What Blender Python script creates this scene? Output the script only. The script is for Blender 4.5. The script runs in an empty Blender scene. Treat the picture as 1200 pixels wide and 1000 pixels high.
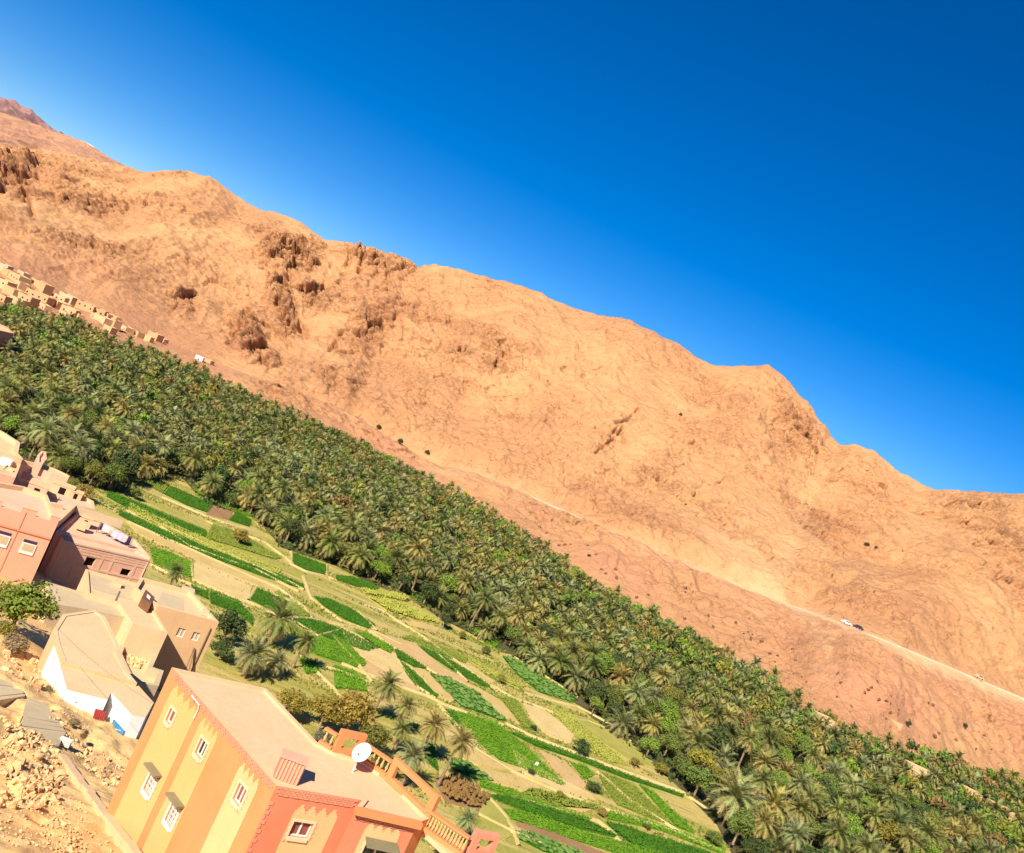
import bpy, math, random
import numpy as np
from mathutils import Vector, Matrix, Euler

scene = bpy.context.scene
COL = scene.collection
random.seed(7)
RNG = np.random.default_rng(7)
R = math.radians

# ------------------------------------------------------------ camera, sky, sun, exposure
F_PX, ROLL, PITCH, CAM_Z = 1082.0, 24.8, 1.0, 47.0      # focal length in pixels of the 1200 px wide photo
cr, sr = math.cos(R(ROLL)), math.sin(R(ROLL))
cp, sp = math.cos(R(PITCH)), math.sin(R(PITCH))
_right, _up, _fwd = Vector((1, 0, 0)), Vector((0, sp, cp)), Vector((0, cp, -sp))
camx = _right*cr + _up*sr
camy = _up*cr - _right*sr
cam_data = bpy.data.cameras.new('camera')
cam = bpy.data.objects.new('camera', cam_data)
COL.objects.link(cam)
m = Matrix((camx, camy, -_fwd)).transposed().to_4x4()
m.translation = Vector((0, 0, CAM_Z))
cam.matrix_world = m
cam_data.sensor_width = 36.0
cam_data.lens = 36.0*F_PX/1200.0
cam_data.clip_start = 0.5
cam_data.clip_end = 20000
scene.camera = cam

SUN_DIR = Vector((-0.38, -0.925, 0)).normalized()
SUN_EL = R(39)
sd = Vector((SUN_DIR.x*math.cos(SUN_EL), SUN_DIR.y*math.cos(SUN_EL), math.sin(SUN_EL)))
world = bpy.data.worlds.new('World')
scene.world = world
world.use_nodes = True
wt = world.node_tree
wt.nodes.clear()
sky = wt.nodes.new('ShaderNodeTexSky')
sky.sky_type = 'NISHITA'
sky.sun_disc = False
sky.sun_elevation = SUN_EL
sky.sun_rotation = math.atan2(SUN_DIR.x, SUN_DIR.y)
sky.altitude = 2600
sky.air_density = 1.0
sky.dust_density = 0.0
sky.ozone_density = 4.0
hsv = wt.nodes.new('ShaderNodeHueSaturation')
hsv.inputs['Hue'].default_value = 0.508
hsv.inputs['Saturation'].default_value = 1.42
hsv.inputs['Value'].default_value = 1.0
bg = wt.nodes.new('ShaderNodeBackground')
bg.inputs['Strength'].default_value = 0.082
wo = wt.nodes.new('ShaderNodeOutputWorld')
wt.links.new(sky.outputs[0], hsv.inputs['Color'])
wt.links.new(hsv.outputs[0], bg.inputs['Color'])
wt.links.new(bg.outputs[0], wo.inputs['Surface'])
sun_l = bpy.data.lights.new('sun', 'SUN')
sun_l.energy = 5.0
sun_l.angle = R(0.5)
sun_l.color = (1.0, 0.94, 0.84)
sun = bpy.data.objects.new('sun', sun_l)
sun.rotation_euler = sd.to_track_quat('Z', 'Y').to_euler()
sun.location = (0, 0, 300)
COL.objects.link(sun)
vs = scene.view_settings
vs.view_transform = 'Standard'
vs.look = 'None'
vs.gamma = 1.0
vs.use_curve_mapping = False
vs.exposure = 0.66
scene.render.engine = 'CYCLES'
scene.cycles.max_bounces = 5
scene.cycles.transparent_max_bounces = 4

# ------------------------------------------------------------ rays: photo pixel -> point of the place
def te(x, y):
    """tangents (X/Y, Z/Y) of the ray through a pixel of the 1200x1000 photo"""
    dx, dy = x-600.0, y-500.0
    u = dx*cr + dy*sr
    v = dx*sr - dy*cr
    d = F_PX*cp + v*sp
    return u/d, (v*cp - F_PX*sp)/d
def at_z(p, z=0.0):
    t, e = te(*p)
    Y = (z-CAM_Z)/e
    return Vector((t*Y, Y, z))
def at_y(p, Y):
    t, e = te(*p)
    return Vector((t*Y, Y, CAM_Z+e*Y))

# ------------------------------------------------------------ numpy noise
def _hash(ix, iy, iz, s=0):
    h = (ix*374761393 + iy*668265263 + iz*2147483647 + s*974634777) & 0xffffffff
    h = ((h ^ (h >> 13))*1274126177) & 0xffffffff
    h = ((h ^ (h >> 15))*2246822519) & 0xffffffff
    return ((h ^ (h >> 16)) & 0xffffff)/float(0xffffff)
def vnoise(x, y, z, s=0):
    x = np.asarray(x, float); y = np.asarray(y, float); z = np.asarray(z, float) + np.zeros_like(x)
    ix, iy, iz = np.floor(x).astype(np.int64), np.floor(y).astype(np.int64), np.floor(z).astype(np.int64)
    fx, fy, fz = x-ix, y-iy, z-iz
    fx, fy, fz = [f*f*f*(f*(f*6-15)+10) for f in (fx, fy, fz)]
    r = 0
    for a in (0, 1):
        for b in (0, 1):
            for c in (0, 1):
                w = (fx if a else 1-fx)*(fy if b else 1-fy)*(fz if c else 1-fz)
                r = r + w*_hash(ix+a, iy+b, iz+c, s)
    return r*2-1
def fbm(x, y, z, n=4, s=0):
    r, a, f = 0, 1.0, 1.0
    for k in range(n):
        r = r + a*vnoise(x*f+k*17.3, y*f-k*9.1, z*f+k*5.7, s+k); a *= .5; f *= 2.03
    return r
def ridged(x, y, z, n=4, s=0):
    r, a, f = 0, 1.0, 1.0
    for k in range(n):
        r = r + a*(1-2*np.abs(vnoise(x*f+k*7.7, y*f+k*3.1, z*f-k*5.3, s+k))); a *= .5; f *= 2.1
    return r
def cellrand(x, y, z, s=0):
    """random value of the nearest jittered cell point and F2-F1: angular blocks"""
    ix, iy, iz = np.floor(x).astype(np.int64), np.floor(y).astype(np.int64), np.floor(z).astype(np.int64)
    f1 = np.full(x.shape, 9e9); f2 = f1.copy(); val = np.zeros_like(f1)
    for a in (-1, 0, 1):
        for b in (-1, 0, 1):
            for c in (-1, 0, 1):
                jx, jy, jz = ix+a, iy+b, iz+c
                px = jx+_hash(jx, jy, jz, s+1); py = jy+_hash(jx, jy, jz, s+2); pz = jz+_hash(jx, jy, jz, s+3)
                d = (px-x)**2+(py-y)**2+(pz-z)**2
                v = _hash(jx, jy, jz, s+4)
                near = d < f1
                f2 = np.where(near, f1, np.minimum(f2, d))
                val = np.where(near, v, val)
                f1 = np.where(near, d, f1)
    return val, np.sqrt(f2)-np.sqrt(f1)

# ------------------------------------------------------------ mesh helpers
def tag(o, label=None, cat=None, group=None, kind=None):
    if label: o['label'] = label
    if cat: o['category'] = cat
    if group: o['group'] = group
    if kind: o['kind'] = kind
    return o
ORG = {}
def empty(name, loc):
    o = bpy.data.objects.new(name, None)
    o.empty_display_size = 0.5
    o.location = loc
    COL.objects.link(o)
    ORG[o.name] = Vector(loc)
    return o
class MB:
    def __init__(s): s.v = []; s.f = []
    def add(s, vs_, fs):
        b = len(s.v)
        s.v += [tuple(q) for q in vs_]
        s.f += [tuple(i+b for i in f) for f in fs]
        return s
    def quad(s, a, b, c, d): return s.add([a, b, c, d], [(0, 1, 2, 3)])
    def box(s, o, ax, ay, az):
        o, ax, ay, az = map(Vector, (o, ax, ay, az))
        v = [o, o+ax, o+ax+ay, o+ay, o+az, o+ax+az, o+ax+ay+az, o+ay+az]
        f = [(0, 3, 2, 1), (4, 5, 6, 7), (0, 1, 5, 4), (1, 2, 6, 5), (2, 3, 7, 6), (3, 0, 4, 7)]
        if ax.cross(ay).dot(az) < 0: f = [q[::-1] for q in f]
        return s.add(v, f)
    def tube(s, pts, radii, n=6, cap=True):
        pts = [Vector(p) for p in pts]
        rings = []
        for i, p in enumerate(pts):
            d = (pts[min(i+1, len(pts)-1)]-pts[max(i-1, 0)]).normalized()
            a = d.orthogonal().normalized() if abs(d.z) < .9 else Vector((1, 0, 0)).cross(d).normalized()
            if i and rings: 
                a = (s._a - d*s._a.dot(d)).normalized()
            s._a = a
            b = d.cross(a)
            r = radii[i] if hasattr(radii, '__len__') else radii
            rings.append([p+(a*math.cos(2*math.pi*k/n)+b*math.sin(2*math.pi*k/n))*r for k in range(n)])
        v = [q for r_ in rings for q in r_]
        f = []
        for i in range(len(rings)-1):
            for k in range(n):
                f.append((i*n+k, i*n+(k+1) % n, (i+1)*n+(k+1) % n, (i+1)*n+k))
        if cap:
            f.append(tuple(range(n))[::-1]); f.append(tuple((len(rings)-1)*n+k for k in range(n)))
        return s.add(v, f)
    def mesh(s, name, mat=None, origin=(0, 0, 0), smooth=False):
        me = bpy.data.meshes.new(name)
        o = Vector(origin)
        me.from_pydata([(x-o.x, y-o.y, z-o.z) for x, y, z in s.v], [], s.f)
        if mat: me.materials.append(mat)
        if smooth: me.polygons.foreach_set('use_smooth', [True]*len(me.polygons))
        me.update()
        return me
    def build(s, name, mat, parent=None, smooth=False, kind=None, label=None):
        org = Vector((0, 0, 0)) if parent is None else ORG[parent.name]
        me = s.mesh(name, mat, org, smooth)
        o = bpy.data.objects.new(name, me)
        COL.objects.link(o)
        if parent is not None: o.parent = parent
        ORG[o.name] = org
        if kind: o['kind'] = kind
        if label: o['label'] = label
        return o
def np_mesh(name, V, faces, mat, attrs=None, smooth=False):
    """V (n,3); faces (m,3|4) ; attrs {name: per-vertex float or (n,3)}"""
    V = np.asarray(V, np.float32); faces = np.asarray(faces, np.int32)
    me = bpy.data.meshes.new(name)
    k = faces.shape[1]
    me.vertices.add(len(V)); me.vertices.foreach_set('co', V.ravel())
    me.loops.add(faces.size); me.loops.foreach_set('vertex_index', faces.ravel())
    me.polygons.add(len(faces)); me.polygons.foreach_set('loop_start', np.arange(0, faces.size, k, dtype=np.int32))
    if smooth: me.polygons.foreach_set('use_smooth', np.ones(len(faces), bool))
    for an, av in (attrs or {}).items():
        av = np.asarray(av, np.float32)
        if av.ndim == 1:
            a = me.attributes.new(an, 'FLOAT', 'POINT'); a.data.foreach_set('value', av)
        else:
            a = me.attributes.new(an, 'FLOAT_VECTOR', 'POINT'); a.data.foreach_set('vector', av.ravel())
    if mat: me.materials.append(mat)
    me.update(calc_edges=True)
    me.validate()
    return me
def link(name, me, parent=None):
    o = bpy.data.objects.new(name, me)
    COL.objects.link(o)
    if parent is not None: o.parent = parent
    return o
def grid_faces(nr, nc):
    i = np.arange(nr-1)[:, None]*nc + np.arange(nc-1)[None, :]
    i = i.ravel()
    return np.stack([i, i+1, i+nc+1, i+nc], 1)

# ------------------------------------------------------------ materials
def nodes_of(name):
    mt = bpy.data.materials.new(name)
    mt.use_nodes = True
    nt = mt.node_tree
    b = nt.nodes['Principled BSDF']
    b.inputs['Roughness'].default_value = .9
    if 'Specular IOR Level' in b.inputs: b.inputs['Specular IOR Level'].default_value = .2
    return mt, nt, b
def N(nt, t, **kw):
    n = nt.nodes.new(t)
    for k, v in kw.items():
        if k in n.inputs.keys(): n.inputs[k].default_value = v
        else: setattr(n, k, v)
    return n
def mixc(nt, fac, a, b, mode='MIX'):
    n = nt.nodes.new('ShaderNodeMix'); n.data_type = 'RGBA'; n.blend_type = mode
    n.clamp_factor = True
    for sock, val in ((0, fac), (6, a), (7, b)):
        if isinstance(val, bpy.types.NodeSocket): nt.links.new(val, n.inputs[sock])
        elif sock == 0: n.inputs[0].default_value = val
        else: n.inputs[sock].default_value = (*val, 1) if len(val) == 3 else val
    return n.outputs[2]
def ramp(nt, src, a, b, va=0.0, vb=1.0):
    n = nt.nodes.new('ShaderNodeMapRange'); n.clamp = True
    nt.links.new(src, n.inputs[0])
    n.inputs[1].default_value = a; n.inputs[2].default_value = b
    n.inputs[3].default_value = va; n.inputs[4].default_value = vb
    return n.outputs[0]
def mathn(nt, op, a, b):
    n = nt.nodes.new('ShaderNodeMath'); n.operation = op
    for i, v in ((0, a), (1, b)):
        if isinstance(v, bpy.types.NodeSocket): nt.links.new(v, n.inputs[i])
        else: n.inputs[i].default_value = v
    return n.outputs[0]
def noise(nt, vec, scale, detail=4, rough=.55, typ='ShaderNodeTexNoise'):
    n = nt.nodes.new(typ)
    n.inputs['Scale'].default_value = scale
    if 'Detail' in n.inputs.keys(): n.inputs['Detail'].default_value = detail
    if 'Roughness' in n.inputs.keys(): n.inputs['Roughness'].default_value = rough
    if vec is not None: nt.links.new(vec, n.inputs['Vector'])
    return n.outputs[0]
def worldpos(nt, scale=None, rot=None):
    g = nt.nodes.new('ShaderNodeNewGeometry')
    if scale is None: return g.outputs['Position']
    mp = nt.nodes.new('ShaderNodeMapping')
    mp.inputs['Scale'].default_value = scale
    if rot: mp.inputs['Rotation'].default_value = rot
    nt.links.new(g.outputs['Position'], mp.inputs['Vector'])
    return mp.outputs[0]
def bump(nt, b, h, strength=.5, dist=.1):
    n = nt.nodes.new('ShaderNodeBump')
    n.inputs['Strength'].default_value = strength; n.inputs['Distance'].default_value = dist
    nt.links.new(h, n.inputs['Height'])
    nt.links.new(n.outputs[0], b.inputs['Normal'])
def plaster(name, a, b_, scale=1.2, fine=9, bmp=.3, dist=.04, rough=.92, stain=None):
    mt, nt, b = nodes_of(name)
    p = worldpos(nt)
    n1 = noise(nt, p, scale, 5, .6)
    n2 = noise(nt, p, fine, 3, .6)
    c = mixc(nt, ramp(nt, n1, .35, .65), a, b_)
    c = mixc(nt, ramp(nt, n2, .3, .7, 0, .35), c, tuple(x*.72 for x in a))
    if stain:
        n3 = noise(nt, worldpos(nt, (1.3, 1.3, .25)), 1.0, 5, .65)
        c = mixc(nt, ramp(nt, n3, .52, .75, 0, .6), c, stain)
    nt.links.new(c, b.inputs['Base Color'])
    bump(nt, b, n2, bmp, dist)
    b.inputs['Roughness'].default_value = rough
    return mt
M = {}
M['yellow'] = plaster('yellow_render', (.70, .385, .135), (.72, .41, .155), .6, 14, .15, .01, stain=(.66, .34, .12))
M['cream'] = plaster('cream_render', (.72, .44, .19), (.75, .48, .22), .6, 14, .15, .01, stain=(.66, .38, .17))
M['orange'] = plaster('orange_render', (.66, .245, .085), (.70, .28, .105), .6, 14, .15, .01, stain=(.60, .21, .085))
M['salmon'] = plaster('salmon_render', (.66, .205, .10), (.70, .24, .125), .6, 14, .15, .01, stain=(.60, .18, .09))
M['mudfar'] = plaster('weathered_mud', (.60, .37, .18), (.55, .32, .15), .15, 1.2, .3, .05, stain=(.48, .28, .14))
M['rose'] = plaster('rose_render', (.64, .25, .14), (.68, .30, .17), 1.2, 14, .15, .01)
M['roof_pale'] = plaster('pale_roof_screed', (.80, .455, .24), (.83, .49, .27), .5, 5, .2, .01, stain=(.74, .40, .21))
M['pink'] = plaster('pink_render', (.72, .36, .22), (.76, .41, .26), .4, 8, .2, .02, stain=(.64, .32, .20))
M['brickinfill'] = plaster('brick_infill', (.78, .40, .25), (.82, .48, .31), 2.5, 12, .6, .04)
M['mud'] = plaster('mud_plaster', (.68, .41, .20), (.72, .45, .24), .5, 5, .4, .05, stain=(.55, .34, .19))
M['mudlight'] = plaster('light_mud_plaster', (.74, .47, .24), (.77, .51, .28), .5, 5, .4, .05, stain=(.64, .39, .20))
M['mudpink'] = plaster('pinkish_mud_plaster', (.74, .42, .26), (.78, .48, .31), .35, 4, .4, .05, stain=(.76, .53, .32))
M['tanwall'] = plaster('tan_render', (.68, .40, .19), (.71, .43, .22), .5, 8, .2, .02, stain=(.6, .34, .16))
M['grey'] = plaster('grey_cement', (.54, .40, .23), (.60, .45, .26), .8, 6, .5, .04, stain=(.60, .42, .24))
M['greypath'] = plaster('grey_path_concrete', (.70, .52, .28), (.76, .57, .32), .8, 9, .5, .03, stain=(.78, .54, .28))
M['white'] = plaster('white_render', (.80, .78, .74), (.76, .74, .70), .8, 6, .2, .02)
M['frame'] = plaster('white_window_paint', (.80, .76, .66), (.78, .72, .6), 2, 20, .05, .01, .6)
M['surround'] = plaster('pale_surround', (.78, .56, .34), (.76, .52, .30), 2, 20, .1, .01)
M['awning'] = plaster('olive_awning_slab', (.22, .19, .10), (.26, .22, .12), 2, 20, .2, .01)
M['wood'] = plaster('brown_shutter', (.22, .09, .04), (.27, .11, .05), 3, 20, .1, .01, .7)
M['redpane'] = plaster('maroon_shutter', (.24, .07, .05), (.30, .09, .06), 3, 20, .1, .01, .7)
M['blue'] = plaster('blue_paint', (.05, .19, .36), (.07, .24, .42), 2, 20, .1, .01, .6)
M['redroof'] = plaster('red_canopy', (.30, .035, .03), (.36, .05, .04), 2, 20, .2, .02, .7)
M['metal'] = plaster('white_dish_paint', (.82, .82, .82), (.80, .80, .80), 2, 20, .05, .01, .4)
M['cloth_pink'] = plaster('pink_cloth', (.66, .42, .48), (.7, .5, .55), 2, 20, .1, .01)
M['cloth_purple'] = plaster('purple_cloth', (.10, .06, .16), (.13, .08, .2), 2, 20, .1, .01)
M['cloth_dark'] = plaster('dark_cloth', (.04, .03, .06), (.06, .04, .08), 2, 20, .1, .01)
M['snow'] = plaster('snow', (.85, .87, .9), (.82, .84, .88), .01, .1, .1, .1)
M['log'] = plaster('bare_wood', (.24, .14, .07), (.30, .18, .09), 3, 20, .4, .02)
mt, nt, b = nodes_of('window_glass')
b.inputs['Base Color'].default_value = (.012, .016, .014, 1); b.inputs['Roughness'].default_value = .12
if 'Specular IOR Level' in b.inputs: b.inputs['Specular IOR Level'].default_value = .5
M['glass'] = mt
M['shadebrown'] = plaster('painted_shade_brown', (.16, .07, .04), (.22, .10, .05), 1, 8, .5, .05)  # dark brown painted for the shade in holes and the stair opening
mt, nt, b = nodes_of('dark_interior')
b.inputs['Base Color'].default_value = (.012, .008, .006, 1)
M['dark'] = mt

def rock_mat(name, A, B, C, sc=1.0, bd=.5, attr=True):
    """sandy rock: pale and rosy tones, varnish and painted crag shade where the crag attribute is high"""
    mt, nt, b = nodes_of(name)
    p = worldpos(nt)
    n1 = noise(nt, p, .012*sc, 6, .6)
    n2 = noise(nt, p, .16*sc, 8, .68)
    n3 = noise(nt, worldpos(nt, (1, .8, 2.6), (0.25, -.35, .2)), .35*sc, 8, .7)
    n4 = noise(nt, p, 1.3*sc, 5, .7)
    c = mixc(nt, ramp(nt, n1, .42, .60), A, B)
    c = mixc(nt, ramp(nt, n2, .48, .66, 0, .35), c, tuple(x*.80 for x in B))
    n5 = noise(nt, worldpos(nt, (.5, .5, 2.2), (.2, -.5, 0)), .22*sc, 7, .72)
    c = mixc(nt, ramp(nt, n5, .59, .66, 0, .45), c, C)
    if attr:
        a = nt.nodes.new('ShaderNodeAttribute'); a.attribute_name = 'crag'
        r = nt.nodes.new('ShaderNodeAttribute'); r.attribute_name = 'red'
        d = nt.nodes.new('ShaderNodeAttribute'); d.attribute_name = 'dust'
        c = mixc(nt, mathn(nt, 'MULTIPLY', r.outputs['Fac'], ramp(nt, n2, .3, .6, .35, 1.0)), c, (.61, .27, .14))
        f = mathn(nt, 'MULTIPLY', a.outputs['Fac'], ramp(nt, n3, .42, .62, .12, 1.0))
        c = mixc(nt, mathn(nt, 'MULTIPLY', f, .85), c, C)  # crag shading painted into the colour, along with varnish
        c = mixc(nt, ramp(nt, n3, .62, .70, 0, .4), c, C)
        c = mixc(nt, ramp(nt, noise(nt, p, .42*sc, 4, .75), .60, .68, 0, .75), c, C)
        vo = nt.nodes.new('ShaderNodeTexVoronoi'); vo.feature = 'DISTANCE_TO_EDGE'; vo.inputs['Scale'].default_value = .085
        mpv = nt.nodes.new('ShaderNodeMapping'); mpv.inputs['Scale'].default_value = (1, .5, 1.7); mpv.inputs['Rotation'].default_value = (.1, -.5, .2)
        wv = nt.nodes.new('ShaderNodeTexNoise'); wv.inputs['Scale'].default_value = .09; wv.inputs['Detail'].default_value = 5; nt.links.new(p, wv.inputs['Vector'])
        vm = nt.nodes.new('ShaderNodeVectorMath'); vm.operation = 'MULTIPLY_ADD'; vm.inputs[1].default_value = (22, 22, 22); nt.links.new(wv.outputs['Color'], vm.inputs[0]); nt.links.new(p, vm.inputs[2])
        nt.links.new(vm.outputs[0], mpv.inputs['Vector']); nt.links.new(mpv.outputs[0], vo.inputs['Vector'])
        crk = ramp(nt, vo.outputs['Distance'], .0, .035, 1, 0)
        c = mixc(nt, mathn(nt, 'MULTIPLY', crk, mathn(nt, 'MULTIPLY', ramp(nt, n1, .46, .56, .1, .7), mathn(nt, 'SUBTRACT', 1.0, r.outputs['Fac']))), c, C)
        c = mixc(nt, d.outputs['Fac'], c, (.76, .46, .23))
    else:
        c = mixc(nt, ramp(nt, n4, .60, .72, 0, .5), c, C)
    nt.links.new(c, b.inputs['Base Color'])
    h = mathn(nt, 'ADD', n2, mathn(nt, 'ADD', mathn(nt, 'MULTIPLY', n3, .7), mathn(nt, 'MULTIPLY', n4, .3)))
    bump(nt, b, mathn(nt, 'ADD', h, mathn(nt, 'MULTIPLY', n5, .8)), 1.0, bd)
    b.inputs['Roughness'].default_value = .95
    return mt
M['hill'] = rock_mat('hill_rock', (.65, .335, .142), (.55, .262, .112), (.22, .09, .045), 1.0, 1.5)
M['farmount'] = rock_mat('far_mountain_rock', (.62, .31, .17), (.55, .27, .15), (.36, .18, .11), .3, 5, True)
M['purple'] = rock_mat('distant_purple_rock', (.42, .22, .17), (.36, .18, .16), (.20, .10, .10), .3, 5, False)
M['slope'] = rock_mat('near_slope_earth', (.86, .54, .22), (.82, .49, .19), (.68, .38, .15), 9, .10, False)
M['stone'] = rock_mat('loose_stone', (.78, .50, .24), (.70, .42, .185), (.46, .27, .13), 12, .06, False)
M['road'] = plaster('pale_track_dust', (.80, .54, .32), (.74, .48, .27), .05, .5, .3, .1)

_a, _b = at_z((139, 598), 0), at_z((356, 691), 0)
STRIP_ANG = math.atan2(_b.y-_a.y, _b.x-_a.x)
def ground_mat():
    mt, nt, b = nodes_of('valley_floor_dry_grass')
    p = worldpos(nt)
    vr = nt.nodes.new('ShaderNodeVectorRotate'); vr.rotation_type = 'Z_AXIS'; vr.inputs['Angle'].default_value = -STRIP_ANG
    nt.links.new(p, vr.inputs['Vector'])
    mp = nt.nodes.new('ShaderNodeMapping'); mp.inputs['Scale'].default_value = (.022, .30, 1); nt.links.new(vr.outputs[0], mp.inputs['Vector'])
    st = noise(nt, mp.outputs[0], 1.0, 2, .5); mp2 = nt.nodes.new('ShaderNodeMapping'); mp2.inputs['Scale'].default_value = (.05, .8, 1); nt.links.new(vr.outputs[0], mp2.inputs['Vector'])
    st2 = noise(nt, mp2.outputs[0], 1.0, 3, .6)
    n1 = noise(nt, p, .09, 6, .65); n2 = noise(nt, p, .9, 6, .7); n3 = noise(nt, p, 4, 4, .7)
    c = mixc(nt, ramp(nt, st, .44, .54), (.62, .45, .14), (.42, .36, .07))
    c = mixc(nt, ramp(nt, st2, .56, .62, 0, .6), c, (.20, .25, .035))
    c = mixc(nt, ramp(nt, n1, .50, .62, 0, .6), c, (.50, .40, .12))
    c = mixc(nt, ramp(nt, n2, .52, .68, 0, .6), c, (.26, .26, .045))
    c = mixc(nt, ramp(nt, n3, .5, .72, 0, .45), c, (.24, .19, .06))
    nt.links.new(c, b.inputs['Base Color'])
    bump(nt, b, mathn(nt, 'ADD', n2, n3), .8, .3)
    return mt
M['ground'] = ground_mat()
def soil(name, a, b_, rows=None, rot=0):
    mt, nt, b = nodes_of(name)
    p = worldpos(nt)
    n1 = noise(nt, p, .25, 5, .6); n2 = noise(nt, p, 3.0, 5, .7)
    c = mixc(nt, ramp(nt, n1, .38, .62), a, b_)
    c = mixc(nt, ramp(nt, n2, .5, .72, 0, .45), c, tuple(x*.55 for x in a))
    nt.links.new(c, b.inputs['Base Color'])
    bump(nt, b, n2, .9, .15)
    return mt
M['s_tan'] = soil('fallow_tan_soil', (.62, .43, .155), (.54, .37, .12))
M['s_pale'] = soil('pale_dry_soil', (.68, .49, .20), (.62, .43, .16))
M['s_pink'] = soil('freshly_dug_pinkish_soil', (.62, .40, .165), (.55, .35, .135))
M['s_brown'] = soil('dark_brown_soil', (.30, .16, .07), (.36, .2, .09))
M['s_olive'] = soil('stubble', (.42, .36, .08), (.34, .31, .06))
M['bund'] = soil('earth_bund', (.54, .41, .17), (.44, .34, .11))
M['shade_litter'] = soil('painted_shade_litter', (.13, .10, .04), (.08, .085, .025))  # ground darkened in its colour for the shade under the palms
def crop_mat(name, a, b_, dark):
    mt, nt, b = nodes_of(name)
    p = worldpos(nt)
    n1 = noise(nt, p, .35, 4, .6); n2 = noise(nt, p, 2.6, 4, .7)
    c = mixc(nt, ramp(nt, n1, .35, .65), a, b_)
    c = mixc(nt, ramp(nt, n2, .5, .75, 0, .7), c, dark)
    nt.links.new(c, b.inputs['Base Color'])
    bump(nt, b, n2, .6, .12)
    b.inputs['Roughness'].default_value = .8
    return mt
M['c_green'] = crop_mat('alfalfa_green', (.062, .160, .006), (.045, .125, .005), (.028, .07, .004))
M['c_light'] = crop_mat('bright_green_crop', (.135, .26, .010), (.10, .21, .008), (.055, .115, .006))
M['c_dull'] = crop_mat('dull_green_crop', (.23, .25, .03), (.17, .21, .025), (.1, .12, .015))
M['c_yellow'] = crop_mat('yellow_straw_crop', (.40, .37, .06), (.32, .32, .045), (.2, .2, .03))
M['c_rust'] = crop_mat('rusty_dead_plants', (.24, .13, .035), (.20, .12, .03), (.1, .06, .02))
M['c_cabbage'] = crop_mat('blue_green_cabbage', (.19, .29, .06), (.13, .23, .04), (.06, .1, .02))

def leaf_mat(name, src='object', transl=.25):
    mt, nt, b = nodes_of(name)
    nt.nodes.remove(b)
    if src == 'object':
        oi = nt.nodes.new('ShaderNodeObjectInfo'); col = oi.outputs['Color']
    else:
        a = nt.nodes.new('ShaderNodeAttribute'); a.attribute_name = 'tint'; col = a.outputs['Vector']
    ag = nt.nodes.new('ShaderNodeAttribute'); ag.attribute_name = 'shade'
    n = noise(nt, worldpos(nt), 1.1, 3, .6)
    c = mixc(nt, ramp(nt, n, .35, .65), col, mixc(nt, 1.0, col, (.62, .66, .55), 'MULTIPLY'))
    if src == 'object':
        c = mixc(nt, ag.outputs['Fac'], c, (.36, .25, .095))
    d = nt.nodes.new('ShaderNodeBsdfPrincipled'); d.inputs['Roughness'].default_value = .55
    if 'Specular IOR Level' in d.inputs: d.inputs['Specular IOR Level'].default_value = .12
    t = nt.nodes.new('ShaderNodeBsdfTranslucent')
    mx = nt.nodes.new('ShaderNodeMixShader'); mx.inputs[0].default_value = transl
    nt.links.new(c, d.inputs['Base Color']); nt.links.new(c, t.inputs['Color'])
    nt.links.new(d.outputs[0], mx.inputs[1]); nt.links.new(t.outputs[0], mx.inputs[2])
    nt.links.new(mx.outputs[0], nt.nodes['Material Output'].inputs['Surface'])
    return mt
M['frond'] = leaf_mat('palm_frond_green')
M['leaf'] = leaf_mat('tree_leaf')
M['mass'] = leaf_mat('distant_foliage', 'tint')
def bark_mat():
    mt, nt, b = nodes_of('bark')
    tc = nt.nodes.new('ShaderNodeTexCoord')
    n = noise(nt, tc.outputs['Object'], 3.5, 5, .7)
    c = mixc(nt, ramp(nt, n, .35, .65), (.16, .10, .055), (.34, .24, .14))
    nt.links.new(c, b.inputs['Base Color']); bump(nt, b, n, .8, .1)
    return mt
M['bark'] = bark_mat()
# ------------------------------------------------------------ THE SETTING
# valley floor: one sheet to the horizon
me = np_mesh('valley_floor', [(-6000, -300, 0), (6000, -300, 0), (6000, 12000, 0), (-6000, 12000, 0)], [(0, 1, 2, 3)], M['ground'])
tag(link('valley_floor', me), 'flat valley floor of dry grass under the fields and palms', kind='structure')

FAR_EDGE = [(-90, 336), (0, 367), (60, 379), (120, 401), (180, 421), (250, 451), (320, 485), (400, 517), (480, 560), (560, 600), (640, 655), (700, 697), (760, 727), (850, 777), (900, 806), (960, 850), (1000, 873), (1100, 897), (1200, 927), (1300, 958)]
NEAR_EDGE = [(-90, 495), (0, 528), (40, 548), (80, 568), (112, 572), (140, 580), (165, 562), (215, 562), (240, 590), (300, 608), (330, 642), (390, 662), (430, 682), (480, 702), (520, 727), (560, 747), (600, 772), (660, 812), (700, 847), (760, 892), (800, 927), (840, 967), (862, 1010), (880, 1100), (900, 1200)]
def interp_te(pxs, zc=None):
    a = sorted((te(*p)[0], te(*p)[1]) for p in pxs)
    return np.array([q[0] for q in a]), np.array([q[1] for q in a])
def line_e(pxs, t):
    ts, es = interp_te(pxs)
    return np.interp(t, ts, es)
SKYLINE = [(-60, 150), (0, 172), (60, 178), (120, 192), (170, 204), (210, 203), (245, 208), (265, 222), (290, 238), (330, 252), (350, 258), (380, 280), (400, 285), (430, 288), (455, 294), (475, 303), (490, 313), (510, 312), (550, 322), (590, 330), (640, 348), (700, 372), (740, 378), (780, 398), (835, 430), (870, 431), (900, 428), (915, 440), (945, 475), (970, 513), (985, 522), (1000, 521), (1025, 530), (1060, 560), (1090, 575), (1130, 578), (1200, 579), (1300, 590)]
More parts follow.
